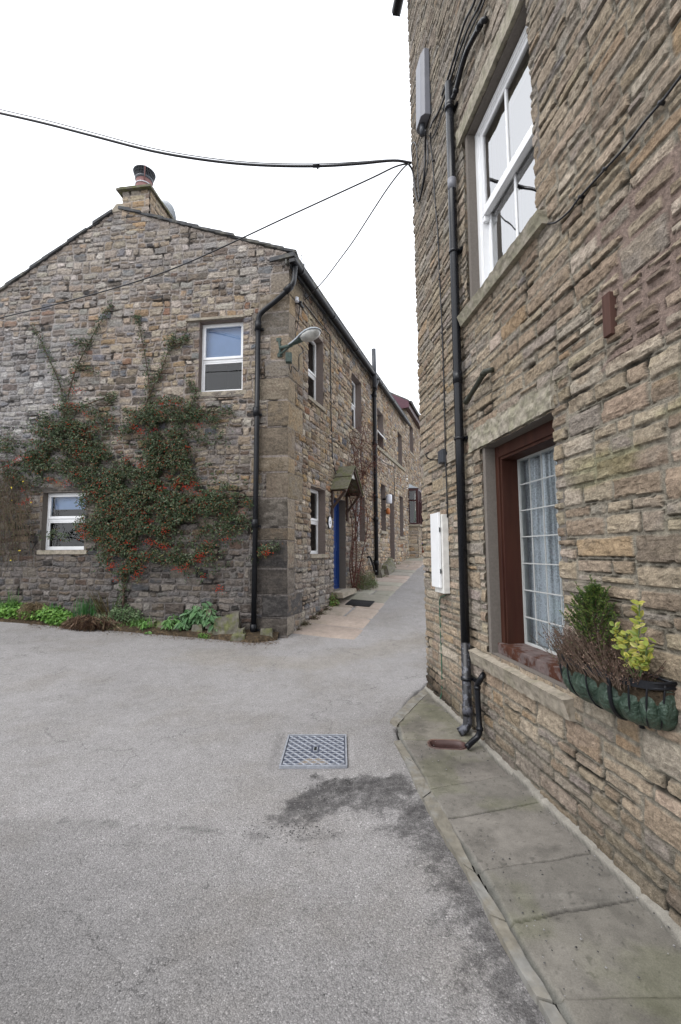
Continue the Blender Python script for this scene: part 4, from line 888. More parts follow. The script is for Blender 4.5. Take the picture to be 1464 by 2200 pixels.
# ---- chimney
cu0,cu1,cvb,cvt=-3.14,-2.61,7.35,8.17
STK=dict(lay=(.10,.20,.14,.36,(.2,.3)),warp=.008,jw=.010,edge=.014,round=.02,rough=.7,proud=.006,mortar=(.33,.29,.25),pal=dict(tan=4,buff=3,grey=5,blue=1,ochre=1,brown=1))
ch=stone_wall('chimney',GA,cu0,cu1,cvb,cvt,.012,.012,[],CT,M['wallL'],31,STK,edge='u1')
CD=.72
CR=Plane(GA.P(cu1,0,0)[:2],(-GA.n[0],-GA.n[1])); CL=Plane(GA.P(cu0,0,-CD)[:2],(GA.n[0],GA.n[1])); CB=Plane(GA.P(cu1,0,-CD)[:2],(-GA.u[0],-GA.u[1]))
STK2=dict(STK); STK2.update(pal=dict(tan=5,buff=4,ochre=1.5,pale=1))
stone_wall('stack_side',CR,0,CD,cvb,cvt,.012,.012,[],ch,M['wallL'],32,STK2,edge='u0'); stone_wall('stack_side',CL,0,CD,cvb,cvt,.03,.02,[],ch,M['wallL'],33,STK); stone_wall('stack_side',CB,0,cu1-cu0,cvb,cvt,.03,.02,[],ch,M['wallL'],34,STK)
rough_box('cap_slab',M['rock'],ch,pbox(GA,cu0-.10,cu1+.06,cvt-.005,cvt+.045,-.80,.09),.05,.012,4,8)
rough_box('flaunching',M['mortar'],ch,[*pbox(GA,cu0-.02,cu1-.02,cvt+.04,cvt+.05,-.70,.02)[:4],*[GA.P(a,cvt+.13,c) for a,c in ((cu0+.12,-.12),(cu1-.12,-.12),(cu1-.12,-.58),(cu0+.12,-.58))]],.05,.012,6,9)
cvt_=cvt; pc=GA.P(-2.95,0,-.34)
cvt=cvt+.11
b=MB(); b.lathe((pc[0],pc[1],cvt+.08),[(.16,-.12),(.155,0),(.15,.12),(.15,.2),(.145,.2),(.15,.28),(.15,.34),(.12,.34),(.12,.2)],28); b.build('chimney_pot',M['pot'],ch)
b=MB(); b.lathe((pc[0],pc[1],cvt+.08+.19),[(.153,0),(.162,.004),(.162,.014),(.153,.02)],28); b.build('pot_band',M['ceramic'],ch)
b=MB(); b.lathe((pc[0],pc[1],cvt+.40),[(.155,-.02),(.165,.0),(.165,.03),(.155,.03)],28)
for k in range(36):
    th=2*math.pi*k/36; x_,y_=math.cos(th),math.sin(th); b.tube([(pc[0]+.155*x_,pc[1]+.155*y_,cvt+.42),(pc[0]+.20*x_,pc[1]+.20*y_,cvt+.56)],.005,4)
for z_ in (.46,.51): b.lathe((pc[0],pc[1],cvt+z_),[(.168+(z_-.46)*.3,-.004),(.174+(z_-.46)*.3,0),(.168+(z_-.46)*.3,.004)],28)
b.lathe((pc[0],pc[1],cvt+.56),[(.20,-.012),(.205,0),(.19,.014),(.10,.045),(.0,.055)],28); b.lathe((pc[0],pc[1],cvt+.555),[(.2,0),(.0,.004)],28)
b.build('bird_guard',M['darkgrey'],ch)
b=MB(); a=math.atan2(-pc[1],-pc[0]+.3); b.tube([(pc[0]+.158*math.cos(a),pc[1]+.158*math.sin(a),cvt+.30),(pc[0]+.165*math.cos(a),pc[1]+.165*math.sin(a),cvt+.42),(pc[0]+.21*math.cos(a),pc[1]+.21*math.sin(a),cvt+.56)],.009,6); b.build('guard_strap',M['pot'],ch)
cvt=cvt_
b=MB(); P=GA.P; b.hexa([P(cu1-.03,cvb+.24,.012),P(cu1+.22,cvb+.15,.012),P(cu1+.22,cvb+.15,-.9),P(cu1-.03,cvb+.24,-.9),P(cu1-.03,cvb+.40,.012),P(cu1+.01,cvb+.30,.012),P(cu1+.01,cvb+.30,-.9),P(cu1-.03,cvb+.40,-.7)]); b.build('flashing',M['mortar'],ch)
# ---- satellite dish behind the stack
sdh=empty('satellite_dish',GA.P(-2.2,7.6,-.9),'grey satellite dish half hidden behind the chimney stack','satellite dish')
def disc_at(c,nrm,r,depth,seg=28,rings=6):
    nrm=Vector(nrm).normalized(); a=nrm.orthogonal().normalized(); bb=nrm.cross(a); b=MB(); vs=[];c=Vector([float(x) for x in c])
    for i in range(rings+1):
        rr_=r*i/rings
        for k in range(seg): th=2*math.pi*k/seg; vs.append(c+(a*math.cos(th)+bb*math.sin(th))*rr_+nrm*(depth*(rr_/r)**2))
    fs=[(i*seg+k,i*seg+(k+1)%seg,(i+1)*seg+(k+1)%seg,(i+1)*seg+k) for i in range(rings) for k in range(seg)]; b.add(vs,fs,True); return b
dc=GA.W(350,468,-1.15); dn=(.45,.75,.35)
o=disc_at(dc,dn,.33,.05).build('dish',M['lampgrey'],sdh); o.modifiers.new('s','SOLIDIFY').thickness=.012
b=MB(); dcv=Vector([float(x) for x in dc]); b.tube([dcv-Vector(dn).normalized()*.02,dcv-Vector(dn).normalized()*.12+Vector((0,0,-.02)),GA.P(-2.62,7.75,-1.0)],.018,8); b.tube([dcv-Vector(dn)*.1+Vector((0,0,.03)),dcv-Vector(dn)*.1+Vector((0,0,-.28))],.016,8); b.build('mount',M['iron'],sdh)
b=MB(); b.tube([dcv+Vector((0,0,-.3)),dcv+Vector(dn)*.45+Vector((0,0,-.12))],.01,6); b.build('feed_arm',M['iron'],sdh)
# ---- gutters and pipes
gutter('gutter',FR,-.12,5.45,6.47,.14,.066,CT,M['iron'],.9)
b=MB(); b.box(FR,-.1,5.5,6.42,6.50,.0,.03); b.box(FR,-.1,5.5,6.53,6.60,-.3,.17); b.build('eaves_board',M['slate'],CT)
# corner downpipe: falls from the gutter, crosses to the gable
gpn=.09
dp2=empty('downpipe',GA.P(-.52,.1,gpn),'black downpipe on the gable corner, bent across under the eave','drainpipe','black downpipes')
def gp3(px,py,n): return GA.W(px,py,n)
top_=FR.P(.02,6.42,.14)
path_=[top_,FR.P(.0,6.25,.13),gp3(628,612,.11),gp3(600,640,gpn),gp3(566,668,gpn),gp3(557,680,gpn),gp3(555,700,gpn)]
b=MB(); b.tube(curve_pts(path_,4),.043,14); b.tube([gp3(555,695,gpn),gp3(551,1000,gpn),gp3(545,1368,gpn)],.043,14); b.build('pipe',M['iron'],dp2)
for (px,py) in ((555,700),(551,885),(548,1125),(545,1350)):
    b=MB(); c0=gp3(px,py-9,gpn); c1=gp3(px,py+9,gpn); b.tube([c0,c1],.055,14); uu,vv=GA.uv(px,py,gpn); b.box(GA,uu-.08,uu+.08,vv-.055,vv-.02,.0,.05); b.build('collar',M['iron'],dp2)
b=MB(); b.tube([gp3(627,614,.11),gp3(613,627,.10)],.057,14); b.build('collar',M['iron'],dp2)
dp3=empty('downpipe',FR.P(5.42,.9,.09),'black downpipe between the two cottages with a mossy lower end','drainpipe','black downpipes')
b=MB(); b.tube(curve_pts([FR.P(5.55,6.42,.14),FR.P(5.50,6.34,.13),FR.P(5.42,6.22,.10),FR.P(5.41,6.1,.09)],4)+[FR.P(5.41,3.5,.09),FR.P(5.41,.86,.09)],.055,14); b.build('pipe',M['iron'],dp3)
for v in (5.95,4.55,3.05,2.4,1.2):
    b=MB(); b.tube([FR.P(5.41,v+.06,.09),FR.P(5.41,v-.06,.09)],.066,14); b.box(FR,5.31,5.51,v-.02,v+.02,0,.05); b.build('collar',M['iron'],dp3)
b=MB(); b.tube(curve_pts([FR.P(4.75,1.35,.0),FR.P(4.78,1.36,.08),FR.P(5.0,1.18,.09),FR.P(5.2,.98,.09),FR.P(5.41,.98,.09)],4),.028,10); b.build('branch_pipe',M['iron'],dp3)
fp=empty('flue_pipe',FR.P(5.6,6.4,.1),'dark round flue pipe standing above the eave beside the downpipe','flue pipe')
b=MB(); f0=FR.W(806,838,.16); f1=FR.W(803,750,.16); b.tube([f0,f1],.06,14); b.build('flue',M['darkgrey'],fp); b=MB(); b.tube([f0,f0+np.array([0,0,.16])],.066,14); b.build('flue_collar',M['iron'],fp)
# ---- tv aerial
ta=empty('tv_aerial',FR.P(1.5,6.9,-.6),'thin television aerial above the cottage eave','aerial')
a0=FR.W(653,600,-.9); a1=FR.W(653,567,-.9); t0=FR.W(648,548,-.9)
b=MB(); b.tube([a0-np.array([0,0,.4]),a1],.022,8); b.build('mast',M['darkgrey'],ta)
b=MB(); q0,q1=FR.W(647,590,-.9),FR.W(648,548,-.9); b.tube([q0,q1],.006,5)
for k in range(7): c=q0+(q1-q0)*k/6; b.tube([c-FR.u*.09,c+FR.u*.09],.006,4)
b.tube([a1,q0+(q1-q0)*.3],.006,4); b.build('aerial_rods',M['greypvc'],ta)
# ---- street lamp
sl=empty('street_lamp',GA.P(-.05,4.9,.1),'grey bowl street lamp on a green iron bracket at the cottage corner','street lamp')
B0=gp3(596,745,.03); B1=gp3(627,742,.22)
b=MB(); b.tube([gp3(600,733,.02),gp3(603,748,.02),gp3(601,762,.02)],.022,8); b.tube([gp3(602,748,.03),B1],.028,8); b.tube([gp3(602,762,.03),gp3(622,745,.16)],.018,8)
for q in ((600,731),(602,764)): uu,vv=GA.uv(*q); b.box(GA,uu-.04,uu+.04,vv-.03,vv+.03,.0,.03)
b.build('bracket',M['lampmetal'],sl,.002)
# lamp head: shell lofted along an axis
H0=Vector([float(x) for x in gp3(621,742,.27)]); H1=Vector([float(x) for x in gp3(691,714,.40)])
axd=(H1-H0); Lh=axd.length; axd.normalize(); sdv=axd.cross(Vector((0,0,1))).normalized(); upv=sdv.cross(axd).normalized()
def loft(secs,mat,name,parent,seg=20,full=True,capmid=True):
    b=MB(); vs=[]
    for (t,w,h,off) in secs:
        c=H0+axd*(Lh*t)+upv*off
        for k in range(seg): th=2*math.pi*k/seg; vs.append(c+sdv*(w*math.cos(th))+upv*(h*max(math.sin(th),-.12 if full==1 else -1)))
    b.add(vs,[(i*seg+k,i*seg+(k+1)%seg,(i+1)*seg+(k+1)%seg,(i+1)*seg+k) for i in range(len(secs)-1) for k in range(seg)]+[tuple(range(seg-1,-1,-1)),tuple((len(secs)-1)*seg+k for k in range(seg))],True)
    return b.build(name,mat,parent)
loft([(0,.03,.03,0),(.1,.04,.04,.0),(.25,.06,.045,.02),(.42,.095,.055,.045),(.6,.125,.062,.06),(.78,.13,.058,.06),(.92,.10,.042,.05),(.985,.05,.022,.04),(1.0,.012,.006,.038)],M['lampgrey'],'lamp_shell',sl,24,1)
loft([(0,.02,.02,-.01),(.12,.032,.035,-.01),(.3,.05,.045,.0),(.42,.06,.05,.01)],M['lampmetal'],'lamp_neck',sl)
loft([(.36,.03,.02,.035),(.42,.07,.045,.03),(.52,.105,.075,.03),(.66,.12,.095,.032),(.8,.112,.085,.036),(.9,.085,.055,.038),(.96,.045,.02,.04)],M['lens'],'lamp_bowl',sl,24,0)
c=gp3(621,768,.22); b=MB(); b.wbox(c[0]-.05,c[0]+.05,c[1]-.05,c[1]+.05,c[2]-.09,c[2]+.07); b.build('control_box',M['lampmetal'],sl,.008)
grp='cables on the cottage wall'
def fcab(name,pts,n,r,label,g=grp,pl=FR,mat='cable'):
    P_=[pl.W(a,b_,n if not t else t[0]) for a,b_,*t in pts]; b=MB(); b.tube(curve_pts(P_,5),r,6); return tag(b.build(name,M[mat],None),label,'cable',g)
fcab('lamp_cable',[(645,652,.06),(641,690),(639,705),(636,716,.08),(634,735,.1)],.03,.008,'black cable dropping from the insulator to the street lamp')
fcab('lamp_cable',[(621,776,.15),(622,790,.03),(626,800),(628,786),(640,798),(643,790),(643,765),(652,755),(648,745)],.03,.007,'loose looping black cable hanging below the street lamp')
fcab('eaves_cable',[(652,650),(672,675),(695,705),(709,722),(710,760),(711,820),(712,900),(714,955),(715,985),(720,1010),(723,1018,.1)],.03,.011,'black cable following the gutter then falling to the porch')
ins=empty('cable_insulator',FR.W(643,650,.06),'black bracket with a white insulator under the eave above the street lamp','insulator')
c=FR.W(643,650,.08); b=MB(); b.tube([c-FR.u*.12,c+FR.u*.16],.03,8); b.tube([c-FR.n*.09,c+FR.n*.05],.022,8); b.build('arm',M['iron'],ins); b=MB(); b.lathe((c[0]-.03,c[1]-.1,c[2]-.05),[(.0,0),(.035,0),(.04,.03),(.03,.05),(.036,.08),(0,.1)],12); b.build('insulator_cup',M['ceramic'],ins)
# ---- overhead cables
A=RW.W(884,350,.06)
PC_=Plane((float(A[0]),float(A[1])),(1,-.05))
def oc(name,pxs,pl,r,label,mat='cable'):
    pts=[pl.W(a,b_) for a,b_ in pxs]+[A]; b=MB(); b.tube(curve_pts(pts,5),r,8); return tag(b.build(name,M[mat],None),label,'cable','overhead cables')
oc('overhead_cable',[(-500,130),(-250,188),(0,243),(100,266),(200,292),(330,325),(450,345),(560,355),(680,357),(770,352),(845,345)],PC_,.014,'thick black overhead cable sagging across the sky to the right house')
oc('overhead_cable',[(0,235),(100,258.5),(200,285),(330,319),(450,339.5),(560,350),(680,352),(770,348),(845,343)],PC_,.005,'thin strand lashed along the thick overhead cable')
b=MB(); c=PC_.W(680,356); b.tube([c-np.array([.04,0,0]),c+np.array([.04,0,0])],.022,8); b.tube([c,c+np.array([.02,0,-.04])],.01,6); tag(b.build('cable_clamp',M['iron'],None),'small clamp on the thick overhead cable','clamp')
PD=Plane((float(A[0]),float(A[1])),(1,-.33))
oc('overhead_cable',[(-700,840),(-300,752),(0,683),(150,646),(300,603),(400,566),(500,521),(600,474),(700,428),(800,382),(850,358)],PD,.009,'thin dark overhead cable running down across the gable to the left edge')
I=FR.W(655,645,.10); dd=(A-I)[:2]; PE=Plane((float(I[0]),float(I[1])),(float(dd[0]),float(dd[1])))
pts=[I,PE.W(678,622),PE.W(700,598),PE.W(730,558),PE.W(760,517),PE.W(800,455),PE.W(835,402),PE.W(868,360),A]; b=MB(); b.tube(curve_pts(pts,5),.009,6); tag(b.build('overhead_cable',M['cable'],None),'thin overhead cable from the right house down to the cottage eave','cable','overhead cables')
# ================================================================== cottage 2
C2=empty('stone_cottage',FR.P(7.5,.9,0),'middle cottage with brown framed windows and a white wall light by its doorway','cottage','stone houses along the lane')
H2w=[(5.97,6.70,4.62,5.76),(8.86,9.55,4.62,5.80)]; H2l=[(6.27,6.86,2.13,3.55),(7.41,8.06,1.26,3.40),(8.94,9.58,2.04,3.49)]
stone_wall('front_wall',FR,5.5,10.45,.3,6.55,.03,.02,H2w+H2l,C2,M['wallL'],41,STF,colf=lambda U,V,C: C*1.05)
def darkwin(pl,o,dep,house,label,mat='maroond',bars=0,sill=True,split=.5):
    u0,u1,v0,v1=o; b=MB(); n=-dep; frame4(b,pl,u0,u1,v0,v1,n-.06,n,.05); mid=v0+(v1-v0)*split; b.box(pl,u0+.05,u1-.05,mid-.03,mid+.03,n-.06,n-.002)
    w=b.build('window',M[mat],house,.003); 
    if label: tag(w,label)
    pane(pl,u0+.04,u1-.04,v0+.04,v1-.04,n-.03,w); reveal(pl,o,dep+.07,w,M['jambp'],.04,.012)
    drape(pl,u0+.01,u0+(u1-u0)*.35,v0,v1,n-.2,w,M['curtain'],3,.02,'curtain',1)
    b=MB(); interior(b,pl,u0,u1,v0,v1,n-.07,n-1.3); b.build('room_interior',M['dark'],w)
    if sill: rough_box('sill',M['sill'],w,pbox(pl,u0-.1,u1+.1,v0-.09,v0-.002,-.1,.05),.06,.006,int(abs(u0)*10),10)
    return w
w=darkwin(FR,H2w[0],.2,C2,'brown upper window with a white top light tilted open',sill=False)
b=MB(); P=FR.P; zt=5.32; b.hexa([P(6.0,4.98,.10),P(6.66,4.98,.10),P(6.66,4.96,.09),P(6.0,4.96,.09),P(6.0,zt,-.17),P(6.66,zt,-.17),P(6.66,zt,-.20),P(6.0,zt,-.20)]); b.build('open_light',M['white'],w)
darkwin(FR,H2w[1],.2,C2,None,sill=False); darkwin(FR,H2l[0],.2,C2,None); darkwin(FR,H2l[2],.2,C2,None)
rough_box('sill_band',M['lint'],C2,pbox(FR,5.56,9.95,4.51,4.61,-.1,.06),.08,.006,4,9)
u0,u1,v0,v1=H2l[1]; b=MB(); b.box(FR,u0+.05,u1-.05,v0,v1-.05,-.40,-.35); dr=b.build('door',M['maroond'],C2,.003); b=MB(); frame4(b,FR,u0,u1,v0,v1,-.41,-.33,.05); b.build('door_frame',M['maroond'],dr); reveal(FR,H2l[1],.42,dr,M['jambp'],.04,.012)
b=MB(); frame4(b,FR,u0+.15,u1-.15,v0+1.1,v1-.25,-.351,-.34,.03); b.build('door_panel',M['maroond'],dr)
gutter('gutter',FR,5.6,10.5,6.48,.14,.066,C2,M['iron'],.9)
b=MB(); b.box(FR,5.5,10.45,6.53,6.62,-.4,.16)
for k in range(10): 
    a=.35*k; b.hexa([FR.P(5.5,6.60+a*.36,-a*1.0+.12),FR.P(10.45,6.60+a*.36,-a+.12),FR.P(10.45,6.60+a*.36+.13,-a-.42),FR.P(5.5,6.60+a*.36+.13,-a-.42),FR.P(5.5,6.63+a*.36,-a+.12),FR.P(10.45,6.63+a*.36,-a+.12),FR.P(10.45,6.63+a*.36+.13,-a-.42),FR.P(5.5,6.63+a*.36+.13,-a-.42)])
b.build('roof',M['slate'],C2)
fcab('wall_cable',[(803,975,.12),(815,985,.03),(830,996),(845,1002),(847,1015),(848,1055),(848,1078)],.03,.010,'dark cable running under the sill band to the wall light')
wl=empty('wall_light',FR.W(836,1072,.15),'white drum wall light beside the middle cottage doorway','wall light')
c=FR.W(836,1072,.18); b=MB(); b.lathe((c[0],c[1],c[2]-.14),[(0,0),(.085,.0),(.095,.02),(.095,.25),(.085,.27),(0,.27)],20); b.build('drum',M['ceramic'],wl); b=MB(); b.tube([c,c-FR.n*.2],.03,8); b.build('mount',M['iron'],wl)
sn=empty('terracotta_ornament',FR.W(834,1096,.1),'small orange terracotta ornament hanging under the wall light','ornament'); c=FR.W(834,1097,.12); b=MB(); b.lathe((c[0],c[1],c[2]-.12),[(0,0),(.05,.01),(.07,.08),(.06,.16),(.03,.2),(0,.2)],16); b.build('bowl',simple('orange_clay',(.42,.13,.03),.6),sn); b=MB(); b.tube([c-FR.n*.12,c],.012,6); b.build('hook',M['iron'],sn)
# ================================================================== house 3
C3=empty('stone_house',FR.P(12.5,1.2,0),'farthest house with a maroon bargeboard, bay window and dark porch roof','house','stone houses along the lane')
H3w=[(11.17,11.98,5.57,6.72),(13.75,14.5,5.25,6.55)]
stone_wall('front_wall',FR,10.45,16.5,.8,7.35,.03,.02,H3w+[(10.75,11.6,2.62,3.9)],C3,M['wallL'],51,STF)
GP=Plane(FR.P(10.44,0,-6)[:2],(FR.n[0],FR.n[1]))
stone_wall('gable_wall',GP,0,6.02,5.5,9.4,.05,.03,[],C3,M['wallL'],52,STF,vtop=lambda U: np.where(U<2.2,9.4-.0*U,9.4-(U-2.2)*.55))
darkwin(FR,H3w[0],.18,C3,None,sill=True); darkwin(FR,H3w[1],.18,C3,None,mat='offwhite',sill=True)
b=MB(); P=FR.P
for k in range(1): 
    e0,e1=(.18,7.33),(-3.9,7.33+4.08*.55)
    b.hexa([P(10.25,e0[1],e0[0]),P(16.5,e0[1],e0[0]),P(16.5,e1[1],e1[0]),P(10.25,e1[1],e1[0]),P(10.25,e0[1]+.07,e0[0]),P(16.5,e0[1]+.07,e0[0]),P(16.5,e1[1]+.07,e1[0]),P(10.25,e1[1]+.07,e1[0])])
b.build('roof',M['slate'],C3,.004)
b=MB(); b.hexa([P(10.22,7.09,.19),P(10.26,7.09,.19),P(10.26,7.05,-.3),P(10.22,7.05,-.3),P(10.22,7.33,.19),P(10.26,7.33,.19),P(10.26,7.59,-.3),P(10.22,7.59,-.3)])
b.hexa([P(10.22,7.30,-.3),P(10.26,7.30,-.3),P(10.26,9.3,-3.9),P(10.22,9.3,-3.9),P(10.22,7.59,-.3),P(10.26,7.59,-.3),P(10.26,9.56,-3.9),P(10.22,9.56,-3.9)]); b.build('barge_board',M['maroon'],C3)
b=MB(); b.box(FR,10.26,16.5,7.10,7.33,.15,.18); b.box(FR,10.26,16.5,7.08,7.11,.0,.18); b.build('fascia',M['maroond'],C3); gutter('gutter',FR,10.2,16.5,7.33,.24,.06,C3,M['pvc'],.9)
# bay window
byn=.34; bu=(10.72,11.62); bay=MB()
zb,zt=2.62,3.88
def post(u,n,w=.045): bay.box(FR,u-w,u+w,zb,zt,n-w,n+w)
for u_,n_ in ((bu[0],.0),(bu[0]+.05,byn),(bu[0]+.45,byn),(bu[1]-.05,byn),(bu[1],.05)): post(u_,n_)
ring=[(bu[0],.02),(bu[0]+.05,byn),(bu[1]-.05,byn),(bu[1],.02)]
def ringslab(mb,z0,z1,ex):
    r=[(bu[0]-ex,.0),(bu[0]+.05-ex*.5,byn+ex),(bu[1]-.05+ex*.5,byn+ex),(bu[1]+ex,.0)]
    mb.add([FR.P(a,z0,n) for a,n in r]+[FR.P(a,z1,n) for a,n in r],[(3,2,1,0),(4,5,6,7),(0,1,5,4),(1,2,6,5),(2,3,7,6),(3,0,4,7)])
ringslab(bay,zt,zt+.10,.06); ringslab(bay,zb-.06,zb,.04)
for a,c in zip(ring[:-1],ring[1:]): bay.tube([FR.P(a[0],3.5,a[1]),FR.P(c[0],3.5,c[1])],.03,6)
bw=bay.build('bay_window',M['maroond'],C3)
b=MB()
for a,c in zip(ring[:-1],ring[1:]): b.add([FR.P(a[0],zb,a[1]),FR.P(c[0],zb,c[1]),FR.P(c[0],zt,c[1]),FR.P(a[0],zt,a[1])],[(0,1,2,3)])
b.build('pane',M['glass'],bw)
b=MB(); r=[(bu[0]-.08,.0),(bu[0]-.02,byn+.08),(bu[1]+.02,byn+.08),(bu[1]+.08,.0)]
b.add([FR.P(a,zt+.10,n) for a,n in r]+[FR.P(bu[0]+.12,zt+.30,.0),FR.P(bu[0]+.2,zt+.22,byn*.5),FR.P(bu[1]-.2,zt+.22,byn*.5),FR.P(bu[1]-.12,zt+.30,0)],[(0,1,5,4),(1,2,6,5),(2,3,7,6),(4,5,6,7),(3,2,1,0)]); b.build('bay_roof',M['lampgrey'],bw,.01)
b=MB(); 
for k in range(5): x_=.12+k*.15; b.tube([FR.P(bu[0]+x_,zb+.05,.25),FR.P(bu[0]+x_,zb+.5,.22)],[.09,.03],7)
b.build('houseplants',simple('houseplant_green',(.04,.14,.03),.6),bw)
b=MB(); interior(b,FR,bu[0]+.03,bu[1]-.02,zb,zt,-.0,-1.2); b.build('room_interior',M['dark'],bw)
ringslab2=MB(); ringslab(ringslab2,zb-.14,zb-.061,.10); ringslab2.build('bay_sill',M['sill'],bw,.01)
bq=[(bu[0]+.0,.0),(bu[0]+.05,byn),(bu[1]-.05,byn),(bu[1],.0)]
for a,c in zip(bq[:-1],bq[1:]):
    A0=FR.P(a[0],0,a[1]); B0_=FR.P(c[0],0,c[1]); pl=Plane(A0[:2],(B0_-A0)[:2]); stone_wall('bay_base',pl,0,float(np.linalg.norm((B0_-A0)[:2])),1.0,zb-.13,.03,.02,[],bw,M['wallL'],int(60+a[0]*3),dict(STK,pal=dict(tan=5,buff=5,pale=2,grey=2,ochre=1)))
# porch block at the far end
PP=Plane(FR.P(13.25,0,0)[:2],(FR.n[0],FR.n[1])); pw=(.23,.85,2.05,3.45)
stone_wall('porch_wall',PP,0,2.4,1.0,3.62,.03,.02,[pw],C3,M['wallL'],71,dict(STK,pal=dict(tan=5,buff=5,pale=2,grey=3,ochre=1)))
casement(PP,pw,.06,C3,'white window in the far porch wall',.5,0,False)
b=MB(); b.box(PP,-.0,2.6,3.60,3.76,-.02,.22); b.hexa([PP.P(0,3.76,.26),PP.P(2.6,3.76,.26),PP.P(2.6,4.1,-2.6),PP.P(0,4.1,-2.6),PP.P(0,3.80,.26),PP.P(2.6,3.80,.26),PP.P(2.6,4.14,-2.6),PP.P(0,4.14,-2.6)]); b.build('porch_roof',M['maroond'],C3,.004)
ln=empty('wall_lantern',PP.P(.14,2.9,.1),'small black lantern beside the far white window','lantern'); c=PP.P(.13,2.85,.14); b=MB(); b.lathe((c[0],c[1],c[2]),[(0,-.16),(.05,-.12),(.07,.1),(.09,.11),(.02,.2),(0,.22)],8); b.build('lantern_body',M['iron'],ln); b=MB(); b.tube([PP.P(.13,3.0,.0),PP.P(.13,3.05,.14),c+np.array([0,0,.2])],.015,6); b.build('arm',M['iron'],ln)
# ================================================================== PLANTS
def leaf_mesh(name,C,Nn,size,col,mat,parent=None,asp=.45,fold=.25,up=None,seed=0,droop=0.,mid=None):
    """many small leaves: C centres, Nn facing directions, each leaf a folded six-point blade"""
    nr=np.random.RandomState(seed); n=len(C); C=np.asarray(C,float); Nn=np.asarray(Nn,float); Nn=Nn/np.linalg.norm(Nn,axis=1,keepdims=True)
    if up is None:
        a=nr.normal(size=(n,3)); 
    else: a=np.asarray(up,float)+nr.normal(size=(n,3))*.01
    A=a-Nn*(a*Nn).sum(1,keepdims=True); A/=np.linalg.norm(A,axis=1,keepdims=True)+1e-9; B=np.cross(Nn,A)
    s=(np.asarray(size)*np.ones(n))[:,None]; w=s*asp/2
    v0=C-A*s*.5; v1=C+A*s*.5-Nn*s*droop; l0=C-A*s*.12-B*w-Nn*s*-fold*.3; l1=C+A*s*.25-B*w*.8-Nn*s*(-fold*.3+droop*.5); r0=C-A*s*.12+B*w+Nn*s*fold*.3; r1=C+A*s*.25+B*w*.8+Nn*s*(fold*.3-droop*.5)
    V=np.stack([v0,l0,l1,v1,r1,r0],1).reshape(-1,3); b=np.arange(n)[:,None]*6
    Q=np.concatenate([b+np.array([[0,3,2,1]]),b+np.array([[0,5,4,3]])],0)
    col=np.asarray(col)*np.ones((n,3)); cc=np.repeat(col,6,0)
    if mid is not None: cc=cc.reshape(n,6,3); cc[:,0]=mid; cc[:,3]=np.asarray(mid)*.5+cc[:,3]*.5; cc=cc.reshape(-1,3)
    return np_mesh(name,V,Q,mat,parent,np.clip(cc,0,1),False)
def berries(name,C,r,col,parent,seed=0):
    nr=np.random.RandomState(seed); n=len(C); C=np.asarray(C,float)
    o=np.array([(1,0,0),(0,1,0),(-1,0,0),(0,-1,0),(0,0,1),(0,0,-1)],float); k=np.array([(0,1,4),(1,2,4),(2,3,4),(3,0,4),(1,0,5),(2,1,5),(3,2,5),(0,3,5)])
    rr_=(r*nr.uniform(.7,1.2,n))[:,None,None]; V=(C[:,None,:]+o[None]*rr_).reshape(-1,3); T=(np.arange(n)[:,None,None]*6+k[None]).reshape(-1,3)
    cc=np.repeat(np.asarray(col)*nr.uniform(.6,1.25,(n,1)),6,0)
    return np_mesh(name,V,T,M['gloss'],parent,np.clip(cc,0,1),True)
# ---- firethorn on the gable
rg=np.random.RandomState(7)
ft=empty('firethorn',GA.P(-2.6,.4,.1),'sprawling green firethorn full of orange-red berries climbing the gable wall','climbing shrub')
blobs=[(100,960,90,26,.7),(40,1000,55,35,.6),(150,995,70,40,.7),(160,900,60,28,.75),(140,935,60,30,.8),(190,965,50,45,.75),(265,905,40,25,.35),(325,935,50,45,.95),(375,900,55,38,.9),(430,905,42,24,.6),(450,935,30,20,.4),(350,975,60,45,.95),(240,1020,70,45,.8),(305,1030,60,50,1),(370,1020,48,45,.85),(400,1060,50,35,.6),(250,1075,60,40,.9),(330,1095,75,45,1),(405,1085,65,32,.85),(465,1065,45,28,.7),(505,1090,42,26,.6),(235,1130,55,32,.8),(290,1155,60,38,.9),(345,1160,50,42,.75),(270,1200,45,30,.7),(285,1235,25,20,.5),(440,1170,22,20,.45),(415,1205,45,14,.5),(455,1150,22,25,.4),(420,1240,30,12,.2),(575,1180,16,9,.7),(215,1120,20,22,.8),(150,1150,38,14,.45),(500,1130,30,22,.4),(445,1195,20,14,.4),(380,1205,30,8,.5),(180,1090,25,12,.25),(60,1030,45,18,.4),(90,1000,60,20,.5)]
shoots=[[(130,930),(150,840),(165,790),(190,740),(215,695),(243,655)],[(300,900),(330,830),(345,800),(365,745),(375,722)],[(140,870),(125,815),(98,755),(75,705)],[(320,940),(322,860),(318,800),(300,700),(296,680)],[(365,745),(390,735),(405,722)],[(400,890),(420,850),(405,815)],[(420,880),(470,885),(498,880)],[(0,1005),(60,985),(110,950),(160,930),(210,955),(260,1010)],[(265,1300),(268,1240),(280,1180),(300,1100),(320,1000),(330,930)],[(268,1240),(330,1170),(400,1100),(470,1070),(540,1085)],[(280,1200),(240,1120),(200,1030),(140,960)],[(330,1170),(400,1205),(440,1180),(490,1140),(535,1110)],[(545,1200),(575,1180),(600,1172)],[(165,790),(210,800)],[(190,740),(160,735)],[(160,880),(240,850),(230,870)]]
LC=[];LN=[];LCol=[];BC=[]
def gpt(px,py,n): return GA.W(px,py,n)
kk=GA.uv(0,1000)[0]; mpp=(GA.uv(500,1000)[0]-GA.uv(0,1000)[0])/500
cands=[]
